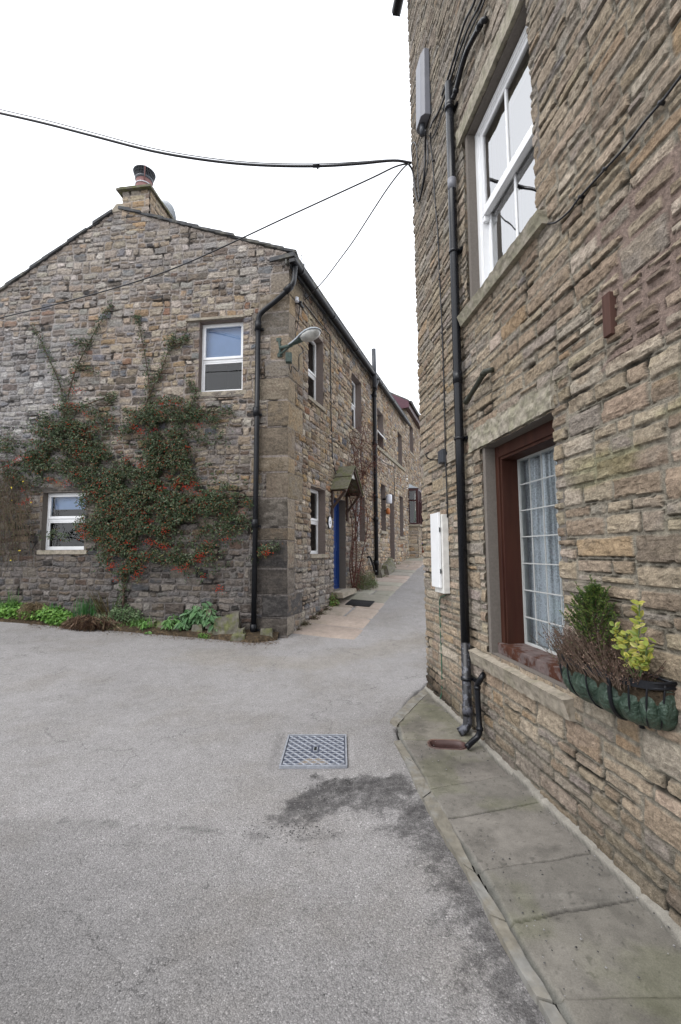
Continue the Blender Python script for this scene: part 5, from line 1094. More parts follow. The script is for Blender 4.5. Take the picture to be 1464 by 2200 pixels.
for (cx,cy,rx,ry,d) in blobs:
    n=int(rx*ry*math.pi*d*.52)
    a=rg.uniform(0,2*math.pi,n); r=np.sqrt(rg.uniform(0,1.25,n)); cands.append(np.stack([cx+rx*r*np.cos(a),cy+ry*r*np.sin(a),np.full(n,d)],1))
cands=np.vstack(cands)
dens=fbm(cands[:,0]/26,cands[:,1]/20,5,4); fine_=vn(cands[:,0]/7,cands[:,1]/6,9)
keep=(dens+.22*(fine_-.5)>.455-.065*cands[:,2]); cands=cands[keep]
for (x_,y_,d_) in cands:
    nn=.05+.20*max(0,rg.uniform(0,1))*d_*(.5+dens.mean()); u_,v_=GA.uv(x_,y_,0); u_+=rg.normal()*.008; v_+=rg.normal()*.008
    LC.append(GA.P(u_,v_,nn))
LC=np.array(LC); nl=len(LC)
SC_=[];
for s in shoots:
    cp=curve_pts([gpt(a,b_,.05) for a,b_ in s],14)
    for p in cp:
        for _ in range(9): SC_.append(p+rg.normal(size=3)*np.array([.045,.02,.045])+GA.n*abs(rg.normal())*.03)
for _ in range(9000):
    x_=rg.uniform(0,545); y_=rg.uniform(875,1235)
    inside=min(((x_-c_[0])/(c_[2]*1.9))**2+((y_-c_[1])/(c_[3]*1.9))**2 for c_ in blobs)
    if inside<1 and float(fbm(np.array(x_/16),np.array(y_/14),77,3))>.40 and not (92<x_<185 and 1050<y_<1190): SC_.append(gpt(x_,y_,rg.uniform(.03,.12)))
nsb=len(SC_)
LC=np.vstack([LC,np.array(SC_)]); n=len(LC)
LN=GA.n[None]*1.0+rg.normal(size=(n,3))*.65+np.array([0,0,.45])
pal=np.array([(.032,.055,.022),(.052,.088,.036),(.09,.13,.06),(.16,.19,.12),(.14,.125,.045),(.12,.065,.035)]); pk=rg.choice(6,n,p=[.24,.27,.19,.12,.08,.10])
leaf_mesh('foliage',LC,LN,rg.uniform(.026,.052,n),pal[pk]*rg.uniform(.6,1.3,(n,1)),M['leaf'],ft,.42,.3,seed=3)
b=MB()
for i,s in enumerate(shoots):
    cp=curve_pts([gpt(a,b_,.045+.02*((k+i)%3)) for k,(a,b_) in enumerate(s)],6); m_=len(cp); b.tube(cp,[.013*(1-.75*k/m_)*(1.6 if i in (8,9,10) else 1) for k in range(m_)],5)
for k in range(900):
    j=rg.randint(0,n); p=LC[j]; q=p+rg.normal(size=3)*np.array([.09,.03,.09])+GA.u*rg.normal()*.03; b.tube([p,(p+q)/2+rg.normal(size=3)*.012,q],[.003,.0025,.0015],3,False)
b.build('stems',M['twig'],ft)
bpx=[(300,925,1),(290,918,1),(310,930,.8),(400,962,.8),(312,1005,1),(335,1008,.9),(365,1025,.7),(375,1045,1),(350,1050,1),(400,1045,1.2),(420,1040,1.2),(425,1060,.8),(345,1052,.8),(200,1060,.6),(175,1140,1.2),(185,1130,1),(205,1060,.5),(245,1090,1),(240,1100,1),(260,1085,.7),(325,1120,.7),(355,1142,1),(358,1135,.9),(235,1150,.9),(215,1160,1),(320,1163,1.2),(328,1165,1),(350,1172,1.3),(355,1175,1),(238,1180,.9),(275,1165,.8),(290,1200,.8),(240,1220,1),(245,1212,.9),(270,1222,.7),(300,1230,.8),(315,1190,.8),(295,1240,.5),(250,1245,.6),(427,1205,1.2),(432,1195,1.1),(400,1215,.9),(440,1190,.8),(395,1225,.7),(380,1222,.7),(450,1165,.5),(485,1160,.7),(474,1268,.9),(470,1262,.7),(45,985,.9),(40,990,.8),(55,1055,.4),(52,1082,.8),(65,1075,.8),(160,840,.8),(175,840,.7),(165,875,1),(155,870,.8),(185,890,.8),(205,920,.5),(185,930,.6),(170,975,.6),(110,1030,.7),(125,1035,.7),(145,1038,.8),(150,1040,.6),(270,990,.6),(275,985,.6),(350,868,.9),(370,865,.8),(385,868,.6),(345,890,.4),(430,915,.7),(578,1187,1),(572,1186,.6),(20,1000,.5),(60,985,.6),(165,1020,.5),(220,1075,.5),(250,1160,.8),(265,1130,.7),(285,1105,.6),(310,1100,.6),(395,1080,.6),(330,1040,.7),(385,1035,.8),(410,1050,.8),(240,905,.4),(150,910,.5),(160,800,.3),(520,1100,.3),(535,1080,.2),(440,1080,.5),(335,925,.6),(360,950,.5),(300,1000,.5),(215,1040,.6),(440,1235,.5),(190,1145,1),(180,1155,.8),(310,1220,.5),(290,1180,.9)]
for (x_,y_,w_) in bpx:
    m_=int(24*w_)
    c=gpt(x_,y_,.17)
    for _ in range(m_): BC.append(c+GA.n*.03+GA.u*rg.normal()*.042+GA.n*rg.normal()*.025+np.array([0,0,1.])*rg.normal()*.027)
for _ in range(1500):
    p=LC[rg.randint(0,nl)]; BC.append(p+GA.n*.03+rg.normal(size=3)*.01)
berries('berries',BC,.0082,np.array([(.50,.05,.02)]),ft,2)
# ---- winter jasmine at the left edge
wj=empty('winter_jasmine',GA.P(-5.2,.5,.1),'twiggy winter jasmine with small yellow flowers at the left edge of the gable','climbing shrub')
b=MB(); wl_=[];wc=[];fl=[]
for k in range(150):
    x0=rg.uniform(-60,62); y0=rg.uniform(1015,1130); L=rg.uniform(40,130); s=rg.uniform(-25,30)
    pts=[gpt(x0,y0,.10+rg.uniform(0,.12)),gpt(x0+s*.35+rg.uniform(-8,8),y0+L*.3,.2),gpt(x0+s*.7+rg.uniform(-8,8),y0+L*.65,.17),gpt(min(x0+s,92),y0+L,.1)]
    cp=curve_pts(pts,4); b.tube(cp,.0032,3,False)
    for p in cp: 
        for _ in range(3): wl_.append(p+rg.normal(size=3)*.018)
    if rg.rand()<.16: fl.append(cp[rg.randint(2,len(cp))])
for k in range(140):
    x0=rg.uniform(-60,45); y0=rg.uniform(1020,1110); pts=[gpt(x0,y0,.14)]; a=rg.uniform(0,6.28)
    for j in range(4): a+=rg.normal()*.8; x0+=18*math.cos(a); y0+=14*math.sin(a); pts.append(gpt(x0,y0,.10+rg.uniform(0,.1)))
    b.tube(curve_pts(pts,3),.0028,3,False)
b.build('stems',M['twig'],wj); n=len(wl_); jp=np.array([(.10,.11,.035),(.13,.10,.05),(.07,.10,.03)])
leaf_mesh('foliage',wl_,GA.n[None]+rg.normal(size=(n,3))*.8,rg.uniform(.012,.022,n),jp[rg.choice(3,n)],M['leaf'],wj,.4,.2,seed=5)
F_=[p+GA.n*.03 for p in fl]; n=len(F_)
F4=np.repeat(np.array(F_),4,0)+rg.normal(size=(n*4,3))*.006
leaf_mesh('flowers',F4,GA.n[None]+rg.normal(size=(n*4,3))*.7,.026,np.array([(.75,.62,.06)]),M['leaf'],wj,.6,.1,seed=6)
def bush(name,c,rad,n,size,cols,label,cat,seed,asp=.4,group=None,flat=.75):
    r=np.random.RandomState(seed); c=np.array(c,float); d=r.normal(size=(n,3)); d/=np.linalg.norm(d,axis=1,keepdims=True); d[:,2]=abs(d[:,2]); q=r.uniform(.25,1,n)**.6; bump=1+.35*(fbm(d[:,0]*3+5,d[:,1]*3+d[:,2]*3,seed)-.45)*2
    C=c+d*np.array(rad)*(q*bump)[:,None]; e=empty(name,c,label,cat,group)
    leaf_mesh('foliage',C,d+r.normal(size=(n,3))*.5+np.array([0,0,.3]),size*r.uniform(.7,1.3,n),np.array(cols)[r.choice(len(cols),n)]*r.uniform(.75,1.25,(n,1)),M['leaf'],e,asp,.25,seed=seed)
    b=MB()
    for k in range(0,n,max(1,n//60)): b.tube([c+np.array([0,0,-.03]),(c+C[k])/2+r.normal(size=3)*.02,C[k]],[.005,.003,.002],3,False)
    b.build('stems',M['twig'],e); return e
# ---- bed planting
def gbed(px,py,dy=.0):
    p=ghit(px,py); return p[0],p[1]
def bed_pt(x_,t):  # x in world, t 0 front 1 wall
    e=np.interp(x_,bedp[:,0],bedp[:,1]); w=7.33+.133*(-.894-x_); y_=e+(w-e)*t; return np.array([x_,y_,float(bedz(x_,y_))])
def xb(px): 
    return float(np.interp(px,[-40,0,100,200,330,450,545],[ghit(a,b_)[0] for a,b_ in bedpx]))
def clump(name,px0,px1,h,n,size,cols,label,cat,t0=.05,t1=.95,asp=.6,nrm=(0,-.5,1),seed=1,kind=None,hvar=.5,group=None,stems=True):
    r=np.random.RandomState(seed); C=[];A=[]
    xa,xe=xb(px0),xb(px1)
    for _ in range(n):
        q=r.uniform(0,1); x_=xa+(xe-xa)*q; t=r.uniform(t0,t1); p=bed_pt(x_,t)
        hh=h*(1-hvar+hvar*float(fbm(np.array(x_*5),np.array(t*4+seed),seed))*2)*math.sqrt(max(.05,1-(2*q-1)**4))
        C.append(p+np.array([r.normal()*.01,r.normal()*.01,hh*r.uniform(.15,1)]))
    Nn=np.array(nrm)[None]+r.normal(size=(n,3))*.55; c=np.array(cols)[r.choice(len(cols),n)]*r.uniform(.8,1.25,(n,1))
    base_=bed_pt((xa+xe)/2,.5)
    if kind: o=leaf_mesh(name,C,Nn,r.uniform(.7,1.25,n)*size,c,M['leaf'],None,asp,.25,seed=seed,droop=.15); return tag(o,label,None,None,kind)
    e=empty(name,base_,label,cat,group); leaf_mesh('foliage',C,Nn,r.uniform(.7,1.25,n)*size,c,M['leaf'],e,asp,.25,seed=seed,droop=.15)
    b=MB()
    for k in range(0,n,12): p=C[k]; g0=bed_pt(float(p[0]),.5); g0=np.array([p[0]+r.normal()*.02,p[1]+r.normal()*.02,g0[2]-.03]); b.tube([g0,(g0+p)/2+r.normal(size=3)*.01,p],.0022,3,False)
    b.build('stems',M['twig'],e); return e
clump('ground_cover_plants',-80,128,.16,2600,.052,[(.13,.27,.045),(.09,.20,.035),(.17,.31,.06)],'low bright green leafy ground cover at the left of the bed',None,kind='stuff',seed=2,asp=.8)
clump('ground_cover_plants',95,148,.13,700,.05,[(.13,.26,.045),(.09,.2,.035)],'bright green ground cover right of the dead fern heap',None,kind='stuff',seed=12,t0=.0,t1=.6,asp=.8)
def blades(name,px,w,h,n,cols,label,cat,t=.6,spread=.35,seed=1,width=.007,group=None,lean=0,mat='leaf'):
    r=np.random.RandomState(seed); x0=xb(px); V=[];Q=[];Cc=[]; p0=bed_pt(x0,t)
    for k in range(n):
        b0=p0+np.array([r.normal()*w,r.normal()*w*.6,-.02]); a=r.uniform(0,6.28); sp_=abs(r.normal())*spread; d=np.array([math.cos(a)*sp_+lean,math.sin(a)*sp_*.6-.1*sp_,1.]); hh=h*r.uniform(.6,1.1); s=np.array([math.cos(a+1.57),math.sin(a+1.57)*.5,0])*width
        bb=len(V)
        for j in range(5):
            q=j/4; c=b0+d*hh*q+np.array([math.cos(a)*sp_,math.sin(a)*sp_*.5,-sp_*.9])*hh*q*q*.8; ww=s*(1-q**2*.9); V+= [c-ww,c+ww]
        Q+=[(bb+2*j,bb+2*j+1,bb+2*j+3,bb+2*j+2) for j in range(4)]; c=np.array(cols[r.randint(len(cols))])*r.uniform(.8,1.2); Cc+=[c]*10
    e=empty(name,p0,label,cat,group); np_mesh('blades',np.array(V),np.array(Q),M[mat],e,np.clip(np.array(Cc),0,1)); return e
blades('daffodil_clump',168,.075,.40,130,[(.05,.14,.04),(.07,.19,.05),(.04,.11,.04)],'tall dark green clump of daffodil leaves in the bed below the window','bulb plant',.6,.22,3,.008)
blades('daffodil_clump',92,.09,.24,70,[(.05,.15,.04),(.08,.2,.05)],'shorter grassy daffodil leaves behind the bright ground cover','bulb plant',.85,.3,4,.007)
blades('grassy_clump',-2,.06,.42,70,[(.06,.14,.04),(.10,.2,.05)],'upright grassy leaves at the far left edge of the bed','bulb plant',.7,.25,14,.007)
blades('striped_sedge',212,.07,.22,120,[(.22,.30,.16),(.14,.22,.08),(.30,.36,.22)],'pale striped arching sedge beside the dead fern heap','ornamental grass',.35,.8,5,.006)
blades('daylily_clump',295,.13,.19,140,[(.13,.26,.06),(.10,.2,.05)],'fresh green strappy clump in the middle of the bed','bulb plant',.5,.7,6,.008)
bush('dead_fern_heap',bed_pt(xb(192),.12)+np.array([0,0,-.03]),(.46,.20,.15),1300,.17,[(.20,.13,.085),(.13,.08,.055),(.28,.21,.14),(.08,.05,.04)],'heap of reddish brown dead fern fronds spilling on the tarmac','dead fern',7,.05)
bush('dead_grass_heap',bed_pt(xb(58),.45),(.24,.14,.24),900,.12,[(.24,.18,.11),(.15,.11,.07),(.32,.26,.17)],'straw-brown dead grass tuft rising from the ground cover','dead grass',8,.05)
blades('dry_fern_frond',212,.05,.62,60,[(.11,.08,.04),(.09,.085,.035)],'tall brown fern fronds leaning on the wall','fern',.9,.22,9,.008,lean=-.45)
blades('green_fern_frond',222,.03,.50,36,[(.07,.10,.035),(.10,.10,.04)],'slim green fern frond leaning right against the wall','fern',.9,.12,10,.010,lean=.22)
clump('variegated_shrub',222,292,.24,700,.04,[(.10,.17,.07),(.20,.27,.14),(.07,.13,.05)],'low greyish green shrub in the middle of the bed','shrub',.3,.9,.5,seed=21)
def bigleaf(name,px0,px1,t0,t1,h,n,size,cols,label,seed):
    r=np.random.RandomState(seed); C=[];U=[];Nn=[]; xa,xe=xb(px0),xb(px1); st=MB(); base_=bed_pt((xa+xe)/2,(t0+t1)/2)
    for k in range(max(4,n//14)):
        x_=r.uniform(xa,xe); t=r.uniform(t0,t1); p=bed_pt(x_,t); q=1-abs(2*(x_-xa)/(xe-xa)-1)**2; hh=h*(.35+.65*q)*r.uniform(.7,1.05); st.tube([p-np.array([0,0,.03]),p+np.array([r.normal()*.02,0,hh*.5]),p+np.array([r.normal()*.04,0,hh])],.006,5)
        for j in range(14):
            a=r.uniform(0,6.28); o=np.array([math.cos(a),math.sin(a),0]); z=hh*r.uniform(.25,1.02); C.append(p+o*size*.55+np.array([0,0,z])); U.append(o+np.array([0,0,.15])); Nn.append(np.array([0,-.35,1])+o*.35+r.normal(size=3)*.2)
    c=np.array(cols)[r.choice(len(cols),len(C))]*r.uniform(.8,1.2,(len(C),1)); e=empty(name,base_,label,'leafy plant'); leaf_mesh('foliage',C,Nn,size*r.uniform(.7,1.2,len(C)),c,M['leaf'],e,.42,.25,up=U,seed=seed,droop=.28); st.build('stems',simple('green_stem',(.09,.16,.06),.7),e); return e
bigleaf('foxglove_clump',385,462,.25,.9,.40,300,.13,[(.13,.25,.11),(.10,.20,.09),(.17,.29,.14)],'large pale green foxglove clump behind the mossy rocks',31)
bigleaf('foxglove_clump',350,385,.2,.7,.22,60,.11,[(.11,.23,.07),(.15,.28,.09)],'smaller foxglove plant left of the large clump',32)
bigleaf('comfrey_seedling',300,322,-.05,.25,.14,42,.07,[(.12,.26,.06),(.16,.3,.08)],'small fresh green plant at the front of the bed',33)
clump('edging_weed',425,450,.05,160,.02,[(.14,.28,.05),(.1,.22,.04)],'tiny bright weed growing between the edging stones','weed',-.02,.08,.7,seed=41)
# bed rocks
def rock(px,py,w,d,h,label,seed,tilt=0,n=.0,mat='rock'):
    p=ghit(px,py); x_,y_,z_=p; y_=min(y_,float(np.interp(x_,bedp[:,0],bedp[:,1]))+.10); z_=max(z_,float(bedz(x_,y_)))-.01; h=h*1.1+.025; d=d+.06; r=np.random.RandomState(seed); cs=[]
    for zz,s in ((-.03,1),(h,.84)):
        for sx,sy in ((-1,-1),(1,-1),(1,1),(-1,1)): cs.append((x_+sx*w/2*s*r.uniform(.85,1.1),y_+d/2+sy*d/2*s*r.uniform(.85,1.1),z_+(zz+(tilt*sx*h if zz>0 else 0)*1.0+(.25*h*r.uniform(-1,1) if zz>0 else 0))))
    o=rough_box('edging_rock',M[mat],None,cs,.022,.013,seed,8); return tag(o,label,'rock','rocks edging the planted bed')
rock(495,1362,.46,.18,.24,'largest mossy green rock, just left of the corner downpipe',1,.1)
rock(367,1347,.30,.2,.09,'flat mossy stone in front of the smaller foxglove',2)
rock(386,1357,.17,.12,.06,'small pale edging stone between the flat mossy stone and the walling',3)
rock(425,1365,.20,.12,.07,'low grey edging stone below the foxglove clump',4)
rock(462,1368,.26,.12,.08,'mossy edging block left of the largest rock',5)
rock(510,1379,.24,.12,.07,'low flat edging stone under the largest mossy rock',6)
rock(528,1360,.10,.1,.09,'small upright stone between the largest rock and the downpipe',7)
rock(572,1376,.20,.14,.08,'rough pale stone at the foot of the house corner',8,mat='rock')
rock(330,1352,.12,.10,.06,'small dark stone at the left end of the bed edging',10)
rock(490,1322,.11,.08,.20,'pale capstone on the wall side behind the largest rock',11)
# litter of dead leaves
r=np.random.RandomState(50); C=[]
for _ in range(2200):
    px=r.uniform(60,600); e=np.interp(px,[a for a,b_ in bedpx]+[600],[b_ for a,b_ in bedpx]+[1380]); p=ghit(px,e+min(abs(r.normal())*5,16)-3); C.append(p+np.array([0,0,.006]))
n=len(C); tag(leaf_mesh('leaf_litter',C,np.array([[0,0,1]])+r.normal(size=(n,3))*.4,r.uniform(.012,.035,n),np.array([(.14,.09,.055),(.09,.06,.04),(.22,.17,.12)])[r.choice(3,n)],M['leaf'],None,.35,.3,seed=50),'dead brown leaf litter along the edge of the bed',None,None,'stuff')
# ---- climbing rose by the porch
cr_=empty('climbing_rose',FR.P(4.2,.7,.1),'bare reddish climbing rose between the porch and the downpipe','climbing shrub')
b=MB(); tips=[]; r=np.random.RandomState(60)
main=[[(760,1262),(766,1200),(764,1120),(768,1040),(762,980),(750,930)],[(762,1262),(757,1190),(772,1110),(780,1040),(775,970),(783,915)],[(765,1262),(778,1195),(790,1130),(786,1080)],[(758,1262),(752,1215),(758,1150),(752,1090)],[(764,1110),(750,1060),(747,1000)],[(768,1040),(795,1000),(815,985)]]
for s in main:
    cp=curve_pts([FR.W(a,b_,.10) for a,b_ in s],7); m_=len(cp); b.tube(cp,[.018*(1-.7*k/m_) for k in range(m_)],5)
    for k,p in enumerate(cp):
        for _ in range(3 if p[2]>2.9 else 2):
            a=r.uniform(0,6.28); L=r.uniform(.12,.5)*(1.25 if p[2]>3 else .6); d=FR.u*math.cos(a)+np.array([0,0,1.])*(math.sin(a)*.9+.25)+FR.n*r.uniform(0,.8); q=p+d*L*.5+r.normal(size=3)*.03; w_=p+d*L+np.array([0,0,-.1*L]); b.tube([p,q,w_],[.005,.004,.0025],3,False); tips.append(w_)
            for _ in range(2): d2=d+r.normal(size=3)*.7; z=q+d2*L*.35; b.tube([q,z],[.003,.002],3,False); tips.append(z)
b.build('stems',M['redtwig'],cr_); T=np.repeat(np.array(tips),3,0)+r.normal(size=(len(tips)*3,3))*.03; n=len(T)
leaf_mesh('foliage',T,r.normal(size=(n,3))+FR.n[None],r.uniform(.018,.034,n),np.array([(.16,.035,.03),(.2,.06,.04),(.09,.07,.03)])[r.choice(3,n)],M['leaf'],cr_,.5,.2,seed=61)
# ---- shrubs and weeds at the foot of the cottages
c=ghit(770,1266)
bush('lavender_bush',c+np.array([.02,.12,.0]),(.50,.40,.46),3400,.05,[(.14,.18,.075),(.18,.20,.11),(.15,.12,.08),(.11,.15,.055)],'grey green scrubby bush beside the blue door step','shrub',70,.22)
c=ghit(800,1258); bush('edging_weed',c+np.array([.0,.1,0]),(.16,.14,.16),300,.035,[(.11,.19,.05),(.14,.2,.06)],'leafy weed at the foot of the second downpipe','weed',71,.5)
c=ghit(716,1302); bush('edging_weed',c,(.14,.14,.26),420,.045,[(.18,.28,.07),(.13,.22,.05),(.16,.10,.05)],'yellow green weed sprouting left of the rubber mat','weed',72,.5)
for i,(px,py,s_) in enumerate(((690,1322,.12),(676,1332,.13),(655,1345,.12),(640,1355,.09),(704,1312,.1))):
    c=ghit(px,py); C=c+np.array([-.02,.0,.0])
    bush('dry_weed',C,(s_*1.3,s_,s_*.9),220,.02,[(.12,.075,.05),(.09,.07,.04),(.10,.13,.04)],['dry reddish weeds at the cottage wall foot below the first window','clump of dry weeds at the wall foot, second nearest the cottage corner','dry weeds at the wall foot, midway between corner downpipe and rubber mat','dry weeds against the bottom quoin of the cottage corner','dry reddish weeds just in front of the yellow green weed'][i],'weed',73+i,.4,'dry weeds at the foot of the cottage wall')
for i,(px,py,s_) in enumerate(((862,1204,.22),(880,1198,.2),(893,1196,.22),(848,1213,.18),(838,1222,.15),(820,1240,.15))):
    c=ghit(px,py); bush('moss_tuft',c,(s_*1.4,s_,s_*.6),260,.03,[(.14,.2,.06),(.18,.22,.08),(.13,.12,.07)],['green tuft at the foot of the house wall before the bay window','green tuft below the bay window sill','green tuft just left of the terracotta pot','green tuft at the foot of the middle cottage doorway','green tuft on the path edge beside the footing boulder','green tuft at the wall foot right beside the second downpipe'][i],'weed',90+i,.5,'green tufts along the far cottages')
rough_box('boulder',M['rock'],None,[FR.P(6.2,.8,.28),FR.P(7.2,1.0,.25),FR.P(7.2,1.0,0),FR.P(6.2,.8,0),FR.P(6.25,1.10,.18),FR.P(7.1,1.33,.16),FR.P(7.1,1.33,0),FR.P(6.25,1.10,0)],.05,.03,8,6)
tag(bpy.data.objects['boulder'],'rough projecting footing boulder under the middle cottage','rock')
rough_box('boulder',M['rock'],None,[FR.P(5.65,.75,.2),FR.P(6.0,.8,.2),FR.P(6.0,.8,0),FR.P(5.65,.75,0),FR.P(5.7,1.0,.14),FR.P(6.0,1.02,.14),FR.P(6.0,1.02,0),FR.P(5.7,1.0,0)],.05,.03,9,6)
tag([o for o in bpy.data.objects if o.name.startswith('boulder') and 'category' not in o.keys()][0],'smaller footing boulder right beside the second downpipe','rock')
# ---- rubber mat
b=MB(); m0=ghit(728,1291,.03); u0_,n0_=FR.uv(728,1291)[0],0
mu=2.12; mw=.40; n0_=.30; n1_=.80
def mz(u,n): p=FR.P(u,0,n); return float(gz(p[0],p[1]))+.034
for k in range(13): n_=n0_+(n1_-n0_)*k/12; b.tube([FR.P(mu,mz(mu,n_),n_),FR.P(mu+mw,mz(mu+mw,n_),n_)],.010,5)
for k in range(9): u_=mu+mw*k/8; b.tube([FR.P(u_,mz(u_,n0_),n0_),FR.P(u_,mz(u_,n1_),n1_)],.011,5)
tag(b.build('door_mat',M['rubber'],None),'black rubber lattice mat on the flags by the blue door','door mat')
# ---- flower pots at the end of the lane
def planter(px,py,r0,h,mat,label,fl,seed):
    p=ghit(px,py); e=empty('flower_pot',p,label,'plant pot'); b=MB(); b.lathe(p,[(0,0),(r0*.68,0),(r0*.9,h*.8),(r0*1.02,h*.82),(r0*1.05,h),(r0*.92,h),(r0*.88,h*.9),(0,h*.88)],28)
    b.build('pot',mat,e,0); r=np.random.RandomState(seed); n=260; a=r.uniform(0,6.28,n); q=np.sqrt(r.uniform(0,1,n))*r0*1.05; C=np.stack([p[0]+q*np.cos(a),p[1]+q*np.sin(a),p[2]+h+r.uniform(0,.10,n)],1)
    leaf_mesh('foliage',C,np.array([[0,-.3,1]])+r.normal(size=(n,3))*.5,.045,np.array([(.06,.14,.04),(.09,.18,.05)])[r.choice(2,n)],M['leaf'],e,.6,.2,seed=seed)
    if fl: n=60; a=r.uniform(0,6.28,n); q=np.sqrt(r.uniform(0,1,n))*r0; C=np.stack([p[0]+q*np.cos(a),p[1]+q*np.sin(a)-.03,p[2]+h+r.uniform(.07,.15,n)],1); leaf_mesh('flowers',C,np.array([[0,-1,.5]])+r.normal(size=(n,3))*.4,.05,np.array([(.55,.36,.03),(.09,.06,.35),(.12,.08,.4)])[r.choice(3,n,p=[.25,.4,.35])],M['leaf'],e,.9,.1,seed=seed+1)
planter(909,1190.5,.17,.36,M['terracotta'],'ribbed terracotta pot of yellow and violet pansies at the lane end',True,100)
planter(918,1187,.15,.22,simple('dark_green_pot',(.015,.04,.03),.4),'small dark green pot behind the terracotta one',False,101)
# ================================================================== MANHOLE COVER
mh=empty('manhole_cover',(-.2,3.55,.0),'worn grey chequered iron inspection cover set in the tarmac','manhole cover')
c4=[ghit(608,1648),ghit(750,1646),ghit(742,1578),ghit(613,1578)]
x0,x1=(c4[0][0]+c4[3][0])/2,(c4[1][0]+c4[2][0])/2; y0,y1=c4[0][1],c4[3][1]; z0=.007
b=MB(); t_=.012
for (a,c,d,e_) in ((x0,x0+t_,y0,y1),(x1-t_,x1,y0,y1),(x0+t_,x1-t_,y0,y0+t_),(x0+t_,x1-t_,y1-t_,y1)): b.wbox(a,c,d,e_,z0-.03,z0+.003)
b.build('frame',M['castiron'],mh,.001)
b=MB(); b.wbox(x0+t_+.003,x1-t_-.003,y0+t_+.003,y1-t_-.003,z0-.03,z0-.004)
M['cover']=simple('worn_cover_plate',(.055,.065,.095),.5,.2,.5,.2,30,.1,.001); b.build('cover_plate',M['cover'],mh); b=MB(); nx_,ny_=14,13; dx=(x1-x0-.04)/nx_; dy=(y1-y0-.04)/ny_
for i in range(nx_):
    for j in range(ny_):
        cx,cy=x0+.02+dx*(i+.5),y0+.02+dy*(j+.5)
        if abs(cx-(x0+x1)/2)<.022 and abs(cy-(y0+y1)/2)<.045: continue
        s=1 if (i+j)%2 else -1; L=dx*.62; w_=dy*.15; a=s*.62; ca,sa=math.cos(a),math.sin(a)
        cs=[(cx+p*ca-q*sa,cy+p*sa+q*ca) for p,q in ((-L,-w_),(L,-w_),(L,w_),(-L,w_))]; ct=[(cx+p*ca-q*sa,cy+p*sa+q*ca) for p,q in ((-L*.9,-w_*.5),(L*.9,-w_*.5),(L*.9,w_*.5),(-L*.9,w_*.5))]
        b.hexa([(p,q,z0-.005) for p,q in cs]+[(p,q,z0+.002) for p,q in ct])
b.build('tread',M['castiron'],mh)
rough_box('cover_dirt',simple('packed_dirt',(.22,.19,.16),1,0,.1,.2,30),mh,[(x0+.10,y0+.03,z0-.02),(x1-.10,y0+.03,z0-.02),(x1-.16,y0+.14,z0-.02),(x0+.16,y0+.14,z0-.02),(x0+.12,y0+.035,z0-.001),(x1-.12,y0+.035,z0-.001),(x1-.18,y0+.12,z0-.001),(x0+.18,y0+.12,z0-.001)],.02,.003,3,30)
b=MB(); mx_,my_=(x0+x1)/2,(y0+y1)/2; b.wbox(mx_-.016,mx_+.016,my_-.036,my_+.036,z0-.004,z0+.003); kh=b.build('key_hole',M['castiron'],mh); b=MB(); b.wbox(mx_-.010,mx_+.010,my_-.030,my_+.030,z0+.0031,z0+.0036); b.build('key_slot',M['dark'],kh)
# ================================================================== LOOSE GRIT
r=np.random.RandomState(120); V=[];Q=[];Cc=[]
def grit(x_,y_,z_,s):
    o=np.array([(1,0,0),(0,1,0),(-1,0,0),(0,-1,0),(0,0,.7),(0,0,-.5)],float)*s*r.uniform(.6,1.3,(6,1)); k=[(0,1,4),(1,2,4),(2,3,4),(3,0,4),(1,0,5),(2,1,5),(3,2,5),(0,3,5)]; bb=len(V)
    V.extend(list(o+np.array([x_,y_,z_]))); Q.extend([(a+bb,b_+bb,c+bb) for a,b_,c in k]); g=r.choice([.03,.05,.08,.25]); Cc.extend([np.array([g,g*.97,g*.95])]*6)
for _ in range(240):
    y_=r.uniform(1.3,4.4); x_=float(kerbx(y_))+.09+abs(r.normal())*.16
    if x_<float(wallx(y_))-.02: grit(x_,y_,PZ+.006,r.uniform(.002,.0055))
for _ in range(110):
    y_=r.uniform(1.3,4.5); x_=float(wallx(y_))-.03-abs(r.normal())*.06; grit(x_,y_,PZ+.012,r.uniform(.002,.006))
for _ in range(1500):
    k=r.randint(0,len(gut)-1); t=r.rand(); x_=gut[k][0]*(1-t)+gut[k+1][0]*t+r.normal()*.10; y_=gut[k][1]*(1-t)+gut[k+1][1]*t+r.normal()*.06
    if x_<float(kerbx(y_))-.01: grit(x_,y_,.004,r.uniform(.002,.006))
for _ in range(1300):
    B_=[blob,blob2,tail][r.choice(3,p=[.5,.3,.2])]; k=r.randint(0,len(B_)-1); t=r.rand(); grit(B_[k][0]*(1-t)+B_[k+1][0]*t+r.normal()*.07,B_[k][1]*(1-t)+B_[k+1][1]*t+r.normal()*.06,.002,r.uniform(.0015,.005))
for _ in range(500): grit(r.uniform(-2.5,1),r.uniform(1.2,6),.003,r.uniform(.0015,.004))
tag(np_mesh('loose_grit',np.array(V),np.array(Q),M['leaf'],None,np.array(Cc),False),'loose dark grit scattered over tarmac and flags',None,None,'stuff')
